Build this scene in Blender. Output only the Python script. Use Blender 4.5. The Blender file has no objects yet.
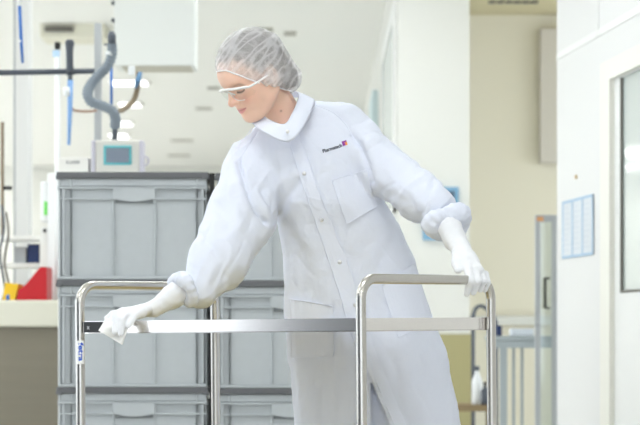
import bpy, bmesh, math, random
import numpy as np
from mathutils import Vector, Matrix
from mathutils.bvhtree import BVHTree
random.seed(4)
SC = bpy.context.scene
COL = SC.collection
ZC = 0.86            # camera height
F = 2500.0           # focal length in pixels of the 640 px wide frame
HY = 326.0           # row of the horizon
def W(px, py, Y):
    return Vector(((px-320.0)*Y/F, Y, ZC+(HY-py)*Y/F))
def S(npx, Y):
    return npx*Y/F

# ------------------------------------------------------------------ materials
def mat(name, color, rough=0.5, metal=0.0, spec=0.5, noise=None, bump=None, emit=None, trans=0.0, ior=1.45, aniso=0.0, sss=0.0, attr=None):
    m = bpy.data.materials.new(name); m.use_nodes = True
    nt = m.node_tree; b = nt.nodes['Principled BSDF']
    b.inputs['Base Color'].default_value = (*color, 1)
    b.inputs['Roughness'].default_value = rough
    b.inputs['Metallic'].default_value = metal
    b.inputs['Specular IOR Level'].default_value = spec
    b.inputs['IOR'].default_value = ior
    b.inputs['Transmission Weight'].default_value = trans
    if sss:
        b.inputs['Subsurface Weight'].default_value = sss
        b.inputs['Subsurface Radius'].default_value = (0.012, 0.005, 0.003)
        b.inputs['Subsurface Scale'].default_value = 0.6
    if aniso: b.inputs['Anisotropic'].default_value = aniso
    if emit:
        b.inputs['Emission Color'].default_value = (*emit[0], 1)
        b.inputs['Emission Strength'].default_value = emit[1]
    tc = nt.nodes.new('ShaderNodeTexCoord')
    base = None
    if attr:
        a = nt.nodes.new('ShaderNodeAttribute'); a.attribute_name = attr
        nt.links.new(a.outputs['Color'], b.inputs['Base Color']); base = a.outputs['Color']
    if noise:                                   # (scale xyz, amount)
        mp = nt.nodes.new('ShaderNodeMapping'); mp.inputs['Scale'].default_value = noise[0]
        n = nt.nodes.new('ShaderNodeTexNoise'); n.inputs['Scale'].default_value = 1.0; n.inputs['Detail'].default_value = 4
        nt.links.new(tc.outputs['Object'], mp.inputs['Vector']); nt.links.new(mp.outputs['Vector'], n.inputs['Vector'])
        mr = nt.nodes.new('ShaderNodeMapRange'); mr.inputs['To Min'].default_value = 1-noise[1]; mr.inputs['To Max'].default_value = 1+noise[1]*0.6
        nt.links.new(n.outputs['Fac'], mr.inputs['Value'])
        mx = nt.nodes.new('ShaderNodeMix'); mx.data_type = 'RGBA'; mx.blend_type = 'MULTIPLY'; mx.inputs['Factor'].default_value = 1
        if base: nt.links.new(base, mx.inputs['A'])
        else: mx.inputs['A'].default_value = (*color, 1)
        nt.links.new(mr.outputs['Result'], mx.inputs['B'])
        nt.links.new(mx.outputs['Result'], b.inputs['Base Color'])
    if bump:                                    # (scale xyz, strength, distance)
        mp = nt.nodes.new('ShaderNodeMapping'); mp.inputs['Scale'].default_value = bump[0]
        n = nt.nodes.new('ShaderNodeTexNoise'); n.inputs['Scale'].default_value = 1.0; n.inputs['Detail'].default_value = 3
        nt.links.new(tc.outputs['Object'], mp.inputs['Vector']); nt.links.new(mp.outputs['Vector'], n.inputs['Vector'])
        bp = nt.nodes.new('ShaderNodeBump'); bp.inputs['Strength'].default_value = bump[1]; bp.inputs['Distance'].default_value = bump[2]
        nt.links.new(n.outputs['Fac'], bp.inputs['Height']); nt.links.new(bp.outputs['Normal'], b.inputs['Normal'])
    return m

# ------------------------------------------------------------------ objects
def link(o, parent=None):
    COL.objects.link(o)
    if parent:
        bpy.context.view_layer.update()
        o.parent = parent
        o.matrix_parent_inverse = parent.matrix_world.inverted()
    return o
def empty(name, loc, label=None, cat=None, group=None):
    e = bpy.data.objects.new(name, None); e.location = loc; e.empty_display_size = 0.1
    COL.objects.link(e); tag(e, label, cat, group); return e
def tag(o, label=None, cat=None, group=None, kind=None):
    if label: o['label'] = label
    if cat: o['category'] = cat
    if group: o['group'] = group
    if kind: o['kind'] = kind
    return o
def mesh_obj(name, verts, faces, material, parent=None, smooth=False, mats=None):
    me = bpy.data.meshes.new(name)
    me.from_pydata([tuple(v) for v in verts], [], [tuple(f) for f in faces]); me.update()
    if material: me.materials.append(material)
    if smooth: me.polygons.foreach_set('use_smooth', [True]*len(me.polygons))
    return link(bpy.data.objects.new(name, me), parent)
class MB:
    """collects shapes into one mesh"""
    def __init__(s): s.bm = bmesh.new()
    def box(s, lo, hi, bevel=0.0, rot=None, seg=2):
        lo, hi = Vector(lo), Vector(hi); c = (lo+hi)/2; d = hi-lo
        t = bmesh.new(); bmesh.ops.create_cube(t, size=1.0)
        bmesh.ops.scale(t, vec=d, verts=t.verts)
        if bevel: bmesh.ops.bevel(t, geom=t.edges[:], offset=min(bevel, min(d)*0.45), segments=seg, affect='EDGES', profile=0.5)
        if rot: bmesh.ops.rotate(t, matrix=rot, verts=t.verts)
        bmesh.ops.translate(t, vec=c, verts=t.verts); s._add(t); return s
    def _add(s, t):
        me = bpy.data.meshes.new('tmp'); t.to_mesh(me); t.free(); s.bm.from_mesh(me); bpy.data.meshes.remove(me)
    def tube(s, pts, r, n=12, caps=True, radii=None):
        pts = [Vector(p) for p in pts]; N = len(pts)
        rings = []; up = None
        for i, p in enumerate(pts):
            d = (pts[min(i+1, N-1)]-pts[max(i-1, 0)]).normalized()
            if up is None:
                up = Vector((0, 0, 1)) if abs(d.z) < 0.9 else Vector((1, 0, 0))
            a = d.cross(up).normalized(); up = a.cross(d).normalized()
            rr = radii[i] if radii else r
            rings.append([s.bm.verts.new(p + a*rr*math.cos(k*2*math.pi/n) + up*rr*math.sin(k*2*math.pi/n)) for k in range(n)])
        for i in range(N-1):
            for k in range(n):
                f = s.bm.faces.new((rings[i][k], rings[i][(k+1) % n], rings[i+1][(k+1) % n], rings[i+1][k])); f.smooth = True
        if caps:
            s.bm.faces.new(rings[0][::-1]); s.bm.faces.new(rings[-1])
        return s
    def lathe(s, prof, c, n=20, axis='Z'):
        rings = []
        for r, h in prof:
            ring = []
            for k in range(n):
                a = k*2*math.pi/n; x, y = r*math.cos(a), r*math.sin(a)
                v = {'Z': (x, y, h), 'Y': (x, h, y), 'X': (h, x, y)}[axis]
                ring.append(s.bm.verts.new(Vector(c)+Vector(v)))
            rings.append(ring)
        for i in range(len(rings)-1):
            for k in range(n):
                f = s.bm.faces.new((rings[i][k], rings[i][(k+1) % n], rings[i+1][(k+1) % n], rings[i+1][k])); f.smooth = True
        s.bm.faces.new(rings[0][::-1]); s.bm.faces.new(rings[-1]); return s
    def prism(s, poly, vec):
        """extrude a planar polygon along vec"""
        a = [s.bm.verts.new(Vector(p)) for p in poly]; b = [s.bm.verts.new(Vector(p)+Vector(vec)) for p in poly]
        n = len(poly)
        s.bm.faces.new(a); s.bm.faces.new(b[::-1])
        for i in range(n): s.bm.faces.new((a[i], b[i], b[(i+1) % n], a[(i+1) % n]))
        return s
    def build(s, name, material, parent=None, xform=None):
        bmesh.ops.recalc_face_normals(s.bm, faces=s.bm.faces)
        if xform: bmesh.ops.transform(s.bm, matrix=xform, verts=s.bm.verts)
        me = bpy.data.meshes.new(name); s.bm.to_mesh(me); s.bm.free()
        if material: me.materials.append(material)
        return link(bpy.data.objects.new(name, me), parent)
def spline(pts, n=8):
    pts = [Vector(p) for p in pts]; out = []
    for i in range(len(pts)-1):
        p0, p1, p2, p3 = pts[max(i-1, 0)], pts[i], pts[i+1], pts[min(i+2, len(pts)-1)]
        for k in range(n):
            t = k/n
            out.append(0.5*((2*p1)+(p2-p0)*t+(2*p0-5*p1+4*p2-p3)*t*t+(3*p1-p0-3*p2+p3)*t**3))
    out.append(pts[-1]); return out

# ------------------------------------------------------------------ distance fields -> meshes
def smin(a, b, k):
    h = np.clip(0.5+0.5*(b-a)/k, 0, 1); return b+(a-b)*h-k*h*(1-h)
def smax(a, b, k): return -smin(-a, -b, k)
def sd_sph(P, c, r): return np.linalg.norm(P-np.array(c), axis=1)-r
def sd_ell(P, c, r):
    q = (P-np.array(c)); r = np.array(r)
    k0 = np.linalg.norm(q/r, axis=1); k1 = np.linalg.norm(q/(r*r), axis=1)
    return k0*(k0-1.0)/np.maximum(k1, 1e-9)
def sd_cone(P, a, b, ra, rb):
    a, b = np.array(a), np.array(b); ba = b-a
    h = np.clip(((P-a)@ba)/max(ba@ba, 1e-12), 0, 1)
    return np.linalg.norm(P-a-h[:, None]*ba, axis=1)-(ra+(rb-ra)*h)
def sd_chain(P, pts, rs, k=0.0):
    d = None
    for i in range(len(pts)-1):
        e = sd_cone(P, pts[i], pts[i+1], rs[i], rs[i+1])
        d = e if d is None else (np.minimum(d, e) if k == 0 else smin(d, e, k))
    return d
def polygonize(f, lo, hi, h, block=6, lip=1.6):
    lo = np.array(lo, float); hi = np.array(hi, float)
    nb = np.ceil((hi-lo)/(h*block)).astype(int); n = nb*block+1
    bc = np.stack(np.meshgrid(*[np.arange(k) for k in nb], indexing='ij'), -1).reshape(-1, 3)
    ctr = lo+(bc+0.5)*block*h
    dc = np.concatenate([f(c) for c in np.array_split(ctr, max(1, len(ctr)//200000))])
    keep = np.abs(dc) < block*h*0.87*lip+h
    vol = np.empty(n, np.float32)
    sg = np.where(dc > 0, 1.0, -1.0).reshape(nb)
    for ax in range(3): sg = np.repeat(sg, block, axis=ax)
    vol[:-1, :-1, :-1] = sg; vol[-1] = 1; vol[:, -1] = 1; vol[:, :, -1] = 1
    kb = bc[keep]
    off = np.stack(np.meshgrid(*[np.arange(block+1)]*3, indexing='ij'), -1).reshape(-1, 3)
    for chunk in np.array_split(kb, max(1, len(kb)*len(off)//400000)):
        idx = (chunk[:, None, :]*block+off[None]).reshape(-1, 3)
        vol[idx[:, 0], idx[:, 1], idx[:, 2]] = f(lo+idx*h)
    inside = vol < 0
    # surface nets
    c = [inside[i:n[0]-1+i, j:n[1]-1+j, k:n[2]-1+k] for i in (0, 1) for j in (0, 1) for k in (0, 1)]
    cnt = sum(x.astype(np.int8) for x in c)
    act = (cnt > 0) & (cnt < 8)
    ai = np.argwhere(act); vid = -np.ones(act.shape, np.int64); vid[act] = np.arange(len(ai))
    acc = np.zeros((len(ai), 3)); num = np.zeros(len(ai))
    cor = [(i, j, k) for i in (0, 1) for j in (0, 1) for k in (0, 1)]
    val = {q: vol[ai[:, 0]+q[0], ai[:, 1]+q[1], ai[:, 2]+q[2]] for q in cor}
    for q in cor:
        for ax in range(3):
            if q[ax] == 0:
                r = list(q); r[ax] = 1; r = tuple(r)
                m = (val[q] < 0) != (val[r] < 0)
                t = np.where(m, val[q]/np.where(m, val[q]-val[r], 1), 0)
                p = np.array(q, float)[None].repeat(len(ai), 0); p[:, ax] += t
                acc[m] += p[m]; num[m] += 1
    V = lo+(ai+acc/num[:, None])*h
    faces = []
    for ax in range(3):
        a, b = inside.take(range(n[ax]-1), ax), inside.take(range(1, n[ax]), ax)
        e = np.argwhere(a != b)
        o1, o2 = [x for x in range(3) if x != ax]
        ok = (e[:, o1] > 0) & (e[:, o2] > 0) & (e[:, o1] < n[o1]-1) & (e[:, o2] < n[o2]-1); e = e[ok]
        s = a[e[:, 0], e[:, 1], e[:, 2]]
        def vv(d1, d2):
            q = e.copy(); q[:, o1] -= d1; q[:, o2] -= d2; return vid[q[:, 0], q[:, 1], q[:, 2]]
        Q = np.stack([vv(1, 1), vv(0, 1), vv(0, 0), vv(1, 0)], 1)
        flip = s if ax != 1 else ~s
        Q[~flip] = Q[~flip][:, ::-1]
        faces.append(Q)
    return V, np.concatenate(faces)
def np_mesh(name, V, Q, material, parent=None, colors=None, smooth=True):
    me = bpy.data.meshes.new(name)
    me.from_pydata(V.tolist(), [], Q.tolist()); me.update()
    me.polygons.foreach_set('use_smooth', [smooth]*len(me.polygons))
    if material: me.materials.append(material)
    if colors is not None:
        ca = me.color_attributes.new('tint', 'FLOAT_COLOR', 'POINT')
        ca.data.foreach_set('color', np.concatenate([colors, np.ones((len(colors), 1))], 1).astype(np.float32).ravel())
    return link(bpy.data.objects.new(name, me), parent)
def normals(V, Q):
    n = np.cross(V[Q[:, 2]]-V[Q[:, 0]], V[Q[:, 3]]-V[Q[:, 1]])
    out = np.zeros_like(V)
    for k in range(4): np.add.at(out, Q[:, k], n)
    return out/np.maximum(np.linalg.norm(out, axis=1, keepdims=True), 1e-12)
def relax(V, Q, it=2, lam=0.5):
    for _ in range(it):
        acc = np.zeros_like(V); num = np.zeros(len(V))
        for k in range(4):
            np.add.at(acc, Q[:, k], V[Q[:, (k+1) % 4]]+V[Q[:, (k+3) % 4]]); np.add.at(num, Q[:, k], 2)
        V = V+lam*(acc/np.maximum(num, 1)[:, None]-V)
    return V
# smooth value noise in numpy
_rng = np.random.RandomState(7); _PERM = _rng.rand(64, 64, 64)
def vnoise(P):
    i = np.floor(P).astype(int); f = P-i; f = f*f*(3-2*f); i &= 63; j = (i+1) & 63
    g = lambda a, b, c: _PERM[a, b, c]
    x0, y0, z0, x1, y1, z1 = i[:, 0], i[:, 1], i[:, 2], j[:, 0], j[:, 1], j[:, 2]
    fx, fy, fz = f[:, 0], f[:, 1], f[:, 2]
    a = g(x0, y0, z0)*(1-fx)+g(x1, y0, z0)*fx; b = g(x0, y1, z0)*(1-fx)+g(x1, y1, z0)*fx
    c = g(x0, y0, z1)*(1-fx)+g(x1, y0, z1)*fx; d = g(x0, y1, z1)*(1-fx)+g(x1, y1, z1)*fx
    return ((a*(1-fy)+b*fy)*(1-fz)+(c*(1-fy)+d*fy)*fz)*2-1
def seg2(p, q, r):  # q unused
    """distance of 2-D points p to the polyline r"""
    d = None
    for a, b in zip(r[:-1], r[1:]):
        a = np.array(a, float); b = np.array(b, float); ba = b-a
        h = np.clip(((p-a)@ba)/(ba@ba), 0, 1); e = np.linalg.norm(p-a-h[:, None]*ba, axis=1)
        d = e if d is None else np.minimum(d, e)
    return d
def toPx(V):
    return np.stack([320+V[:, 0]*F/V[:, 1], HY-(V[:, 2]-ZC)*F/V[:, 1]], 1)
EXPOSURE = 0.36
w = bpy.data.worlds.new('daylight'); SC.world = w; w.use_nodes = True
w.node_tree.nodes['Background'].inputs['Color'].default_value = (0.86, 0.93, 1.0, 1)
w.node_tree.nodes['Background'].inputs['Strength'].default_value = 2.1
# ------------------------------------------------------------------ the hall
CEIL = ZC+2.3
M_floor = mat('beige_floor', (0.70, 0.68, 0.62), rough=0.35, noise=((0.8, 0.8, 0.8), 0.08))
M_ceil = mat('ceiling_paint', (0.90, 0.90, 0.86), rough=0.9)
M_wall = mat('cream_wall', (0.74, 0.74, 0.695), rough=0.9)
M_white = mat('white_wall_panel', (0.73, 0.73, 0.715), rough=0.5)
M_white2 = mat('white_door', (0.80, 0.805, 0.785), rough=0.45)
M_beige = mat('beige_wall', (0.82, 0.775, 0.64), rough=0.9)
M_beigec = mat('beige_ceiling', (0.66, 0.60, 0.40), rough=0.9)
M_lowwall = mat('yellow_lower_wall', (0.40, 0.365, 0.185), rough=0.7)
M_lamp = mat('lamp_diffuser', (1, 1, 1), emit=((0.94, 0.975, 1.0), 8.5))
M_lamp2 = mat('far_lamp_diffuser', (1, 1, 1), emit=((1.0, 1.0, 0.98), 2.2))
M_fill = mat('hall_fill_diffuser', (1, 1, 1), emit=((0.99, 0.99, 0.98), 12.5))
M_lampframe = mat('lamp_frame', (0.85, 0.85, 0.83), rough=0.5)
M_dark = mat('dark_grille', (0.16, 0.15, 0.13), rough=0.7)
M_grey = mat('grey_metal', (0.40, 0.42, 0.43), rough=0.4)
def pane_material(name, tint, k):
    m = bpy.data.materials.new(name); m.use_nodes = True; nt = m.node_tree; nt.nodes.clear(); N = nt.nodes.new
    out = N('ShaderNodeOutputMaterial'); tr = N('ShaderNodeBsdfTransparent'); gl = N('ShaderNodeBsdfGlossy'); gl.inputs['Roughness'].default_value = 0.06
    tr.inputs['Color'].default_value = (*tint, 1); mx = N('ShaderNodeMixShader'); mx.inputs['Fac'].default_value = k
    nt.links.new(tr.outputs[0], mx.inputs[1]); nt.links.new(gl.outputs[0], mx.inputs[2]); nt.links.new(mx.outputs[0], out.inputs['Surface']); return m
M_glasspane = pane_material('pane_glass', (0.84, 0.88, 0.88), 0.10)
M_paper = mat('paper', (0.66, 0.70, 0.74), rough=0.7)
M_bluepr = mat('blue_lines', (0.38, 0.54, 0.70), rough=0.7)
def structure(o): o['kind'] = 'structure'; return o
def pbox(mb, x0, y0, x1, y1, Y, depth, bevel=0.0):
    a, b = W(x0, y1, Y), W(x1, y0, Y); return mb.box((a.x, Y, a.z), (b.x, Y+depth, b.z), bevel)
fl = structure(MB().box((-9, -6, -0.1), (7, 9.0, 0)).build('floor', M_floor))
M_floor2 = mat('pale_floor', (0.82, 0.81, 0.77), rough=0.4, noise=((0.8, 0.8, 0.8), 0.05))
structure(MB().box((-9, 9.0, -0.1), (7, 38, 0)).build('floor_back', M_floor2))
structure(MB().box((-9, -6, CEIL), (7, 38, CEIL+0.1)).build('ceiling', M_ceil))
structure(MB().box((-9, 36, 0), (7, 36.2, CEIL)).build('wall_back', M_wall))
# the white end wall in the middle, its side running away from us, with a glazed door
XC0, XC1 = float(W(398, 0, 15).x), float(W(469.5, 0, 15).x)
structure(MB().box((XC0, 15, 0), (XC1, 35.9, CEIL)).build('wall_middle', M_wall))
structure(MB().box((XC0-0.012, 14.985, 0), (XC1+0.01, 15.0, W(0, 334, 15).z)).build('trim_1', M_lowwall))  # yellowish slab over the lower part of the wall end
dz1 = 2.75
m = MB(); m.box((XC0-0.02, 15.25, 0.05), (XC0-0.002, 15.35, dz1)); m.box((XC0-0.02, 18.1, 0.05), (XC0-0.002, 18.2, dz1)); m.box((XC0-0.02, 15.25, dz1), (XC0-0.002, 18.2, dz1+0.1)); m.box((XC0-0.02, 15.25, 1.55), (XC0-0.002, 18.2, 1.60))
wd = structure(m.build('window_1', M_white2))
MB().box((XC0-0.010, 15.35, 0.1), (XC0-0.003, 18.1, dz1)).build('pane', mat('pale_side_glass', (0.62, 0.67, 0.65), rough=0.25), wd)
for i, (y0, y1, z0, z1) in enumerate(((20.0, 21.2, 2.35, 2.75), (25.5, 27.5, 2.5, 2.95))):
    m = MB(); m.box((XC0-0.05, y0, z0), (XC0-0.002, y1, z1)); m.box((XC0-0.055, y0+0.1, z0+0.05), (XC0-0.05, y1-0.1, z1-0.05))
    o = m.build('wall_sign', mat('pale_blue_sign', (0.62, 0.74, 0.76), rough=0.5) if i == 0 else bpy.data.materials['pale_blue_sign'])
    tag(o, ('pale blue sign high on the white wall beside the tall glazing', 'smaller-looking pale blue sign farther along the white wall')[i], 'sign')
# the beige bay on the right
structure(MB().box((XC1-0.05, 17, 0), (3.2, 17.2, CEIL)).build('wall_bay', M_beige))
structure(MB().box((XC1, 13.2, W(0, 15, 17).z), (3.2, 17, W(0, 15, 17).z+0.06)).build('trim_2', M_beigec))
m = MB(); pbox(m, 470, 316, 566, 325, 16.93, 0.06); structure(m.build('trim_3', M_wall))
M_panelgrey = mat('mauve_grey_panel', (0.66, 0.62, 0.55), rough=0.6)
m = MB(); pbox(m, 540, 28, 585, 163, 16.9, 0.08, 0.01); tag(m.build('wall_panel', M_panelgrey), 'tall grey panel hanging on the beige wall beside the white wall end', 'panel')
m = MB()
for k in range(6): pbox(m, 489+k*8.5, 0.2, 496+k*8.5, 2.0, 15.9, 0.10)
tag(m.build('ceiling_vent', M_dark), 'dark slotted vent under the ceiling of the beige bay', 'vent')
# right-hand wall of white panels, running towards us
KW = 0.092
def wallY(px): return 2.379/((px-320)/F+KW)
def wpt(px, z): Y = wallY(px); return Vector((2.379-KW*Y, Y, z))
WN = Vector((-1, -KW, 0)).normalized()
def wz(px, py): return ZC+(HY-py)*wallY(px)/F
def wslab(mb, p0, p1, z0, z1, d0, d1):
    return mb.prism([wpt(p0, z0)+WN*d0, wpt(p1, z0)+WN*d0, wpt(p1, z1)+WN*d0, wpt(p0, z1)+WN*d0], WN*(d1-d0))
a, b = wpt(557, 0), Vector((2.379, 0, 0))
wr_ = structure(MB().prism([a, Vector((2.379+0.46, -5, 0)), Vector((2.379+0.46+0.3, -5, 0)), a+Vector((0.25, 0.0, 0))], (0, 0, CEIL)).build('wall_right', M_white))
m = MB(); zt = wz(612, 62)
zu = wz(600, 36)
wslab(m, 557.3, 720, zu, zu+0.035, 0, 0.004); 
wslab(m, 598.0, 598.8, zu, CEIL, 0, 0.004)
m.build('panel_joint', M_white2, wr_)
# door in that wall
m = MB(); wslab(m, 607.5, 617, 0, zt, 0, 0.035); wslab(m, 617, 720, zt-0.09, zt, 0, 0.035)
dr = structure(m.build('door_1', mat('door_frame_paint', (0.80, 0.79, 0.72), rough=0.5)))
gz0, gz1 = wz(623, 293), wz(623, 78)
m = MB(); wslab(m, 617, 623, 0, zt-0.09, 0, 0.012); wslab(m, 623, 720, 0, gz0, 0, 0.012); wslab(m, 623, 720, gz1, zt-0.09, 0, 0.012)
m.build('door_leaf', M_white2, dr)
m = MB(); wslab(m, 623, 720, gz0, gz1, -0.001, 0.004); m.build('pane', mat('door_glass', (0.50, 0.56, 0.54), rough=0.06, spec=0.8), dr)
m = MB(); wslab(m, 623, 624.2, gz0, gz1, 0.004, 0.014); wslab(m, 623, 720, gz0, gz0+0.012, 0.004, 0.014); m.build('gasket', M_dark, dr)
# framed sheets on the wall
pz0, pz1 = wz(563.5, 259), wz(563.5, 202)
m = MB(); wslab(m, 563.5, 594, pz0, pz1, 0.001, 0.006); po = m.build('notice_sheets', M_paper)
m = MB()
for q in (563.5, 573.2, 583.3, 593.4): wslab(m, q, q+0.9, pz0, pz1, 0.006, 0.008)
wslab(m, 563.5, 594, pz0, pz0+0.012, 0.006, 0.008); wslab(m, 563.5, 594, pz1-0.012, pz1, 0.006, 0.008)
m.build('blue_border', M_bluepr, po)
M_fade = mat('faint_print', (0.58, 0.63, 0.69), rough=0.7)
m = MB(); rnd = random.Random(3)
for q in (564.9, 574.6, 584.7):
    for k in range(9): wslab(m, q, q+rnd.uniform(4, 7.5), pz1-0.04-k*0.026, pz1-0.035-k*0.026, 0.006, 0.0072)
m.build('faint_lines', M_fade, po)
tag(po, 'three blue-bordered sheets side by side on the white wall left of the door', 'notice')
m = MB(); c_ = wpt(577, wz(577, 177)); m.lathe([(0.001, -0.012), (0.010, -0.01), (0.010, 0.0), (0.001, 0.002)], c_, 10, 'X')
tag(m.build('wall_hook', mat('brass', (0.65, 0.5, 0.28), rough=0.4, metal=0.6)), 'tiny brass hook on the white wall above the blue-bordered sheets', 'hook')
# notice on the end of the middle wall, half hidden by her cuff
m = MB(); pbox(m, 423, 187, 458.5, 240, 14.975, 0.025); nb = m.build('notice_sign', mat('blue_board', (0.22, 0.42, 0.60), rough=0.5))
m = MB(); pbox(m, 427, 191, 454.5, 213, 14.965, 0.010); pbox(m, 427, 216, 454.5, 233, 14.965, 0.010); m.build('dark_photo', mat('dark_picture', (0.10, 0.15, 0.21), rough=0.4), nb)
tag(nb, 'blue notice with dark pictures on the white wall end behind her raised cuff', 'notice')
# ceiling lamps: the far row seen in the photo, and the working lights overhead out of view
def lamp(x, y, wx, wy, name='ceiling_light', label=None, group=None, md=None):
    e = empty(name, (x, y, CEIL), label, 'lamp', group)
    MB().box((x-wx/2, y-wy/2, CEIL-0.02), (x+wx/2, y+wy/2, CEIL-0.001)).build('frame', M_lampframe, e)
    MB().box((x-wx/2+0.03, y-wy/2+0.03, CEIL-0.026), (x+wx/2-0.03, y+wy/2-0.03, CEIL-0.02)).build('diffuser', md or M_lamp, e)
    return e
for i, (px_, py_, wpx, wpy) in enumerate(((129, 81, 42, 4.5), (130, 103, 25, 4), (122, 122, 24, 3.8), (119, 134.5, 22, 3.6))):
    Y = 2.3*F/(HY-py_); dY = 2.3*F/(HY-py_-wpy/2)-2.3*F/(HY-py_+wpy/2)
    lamp((px_-320)*Y/F, Y, S(wpx, Y), dY, label=('lit ceiling panel nearest us and widest of the row of four', 'second lit ceiling panel from the top in the row of four', 'third lit ceiling panel from the top in the row of four', 'farthest and smallest lit ceiling panel in the row of four')[i], group='row of ceiling lights at the back', md=M_lamp2)
for y in (-3.0, -0.2, 2.6, 5.4, 8.2, 11.0, 13.8):
    for x in (-5.0, -2.6, -0.2, 2.0):
        if x == 2.0 and y > 5: continue
        lamp(x, y, 1.2, 0.6, label='white ceiling light panel above the work area', group='ceiling lights above the work area')
for y in (17.0, 20.0, 23.0, 26.0, 29.0, 32.0, 35.0):  # unseen light panels added to brighten the far hall
    for x in (-5.6, -7.6):
        lamp(x, y, 1.2, 0.6, label='unseen light panel added to brighten the far hall', group='added lights of the far hall', md=M_fill)
# thin dark vents in the far ceiling
for i, (px_, py_, wpx) in enumerate(((182, 140, 22), (179, 155, 22), (204, 108, 16), (214, 87.5, 12), (264, 29, 18), (290, 33, 12))):
    Y = 2.3*F/(HY-py_); x = (px_-320)*Y/F; wv = S(wpx, Y)
    m = MB(); m.box((x-wv/2, Y-0.10, CEIL-0.012), (x+wv/2, Y+0.10, CEIL-0.001))
    o = m.build('ceiling_vent', mat('vent_grey', (0.40, 0.39, 0.34), rough=0.8) if i == 0 else bpy.data.materials['vent_grey'])
    tag(o, ('dark ceiling slot above the crate stack, upper of the two', 'dark ceiling slot above the crate stack, lower of the two', 'faint dark ceiling slot left of her face', 'small dark ceiling slot just left of her forehead', 'dark ceiling slot just above the top of her hair net', 'dark ceiling slot right of the top of her hair net')[i], 'vent')

# unseen left and rear walls, added to shape daylight and reflections: windows between piers
M_pier = mat('reflection_wall', (0.11, 0.125, 0.15), rough=0.8)
m = MB(); m.box((-5.2, -6, 0), (-5.0, 5.62, CEIL)); m.box((-5.2, 6.9, 0), (-5.0, 7.5, CEIL)); m.box((-5.2, 5.62, 0), (-5.0, 6.9, 0.5))
wl_ = structure(m.build('wall_left_added', M_pier))
m = MB(); m.box((-9, -6.2, 0), (7, -6.0, 0.15)); m.box((-9, -6.2, 2.95), (7, -6.0, CEIL))
for x in (-9, -5.2, -2.6, -0.4, 1.4, 3.0): m.box((x, -6.2, 0.1), (x+0.25, -6.0, 3.0))
structure(m.build('wall_front_added', M_pier))

m = MB(); m.box((-9.2, 7, 0), (-9.0, 38, 0.3)); m.box((-9.2, 7, CEIL-0.25), (-9.0, 38, CEIL))
for k in range(16): m.box((-9.2, 7+k*2.06, 0.3), (-9.0, 7.16+k*2.06, CEIL-0.25))
structure(m.build('wall_left_far', M_white))
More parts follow.
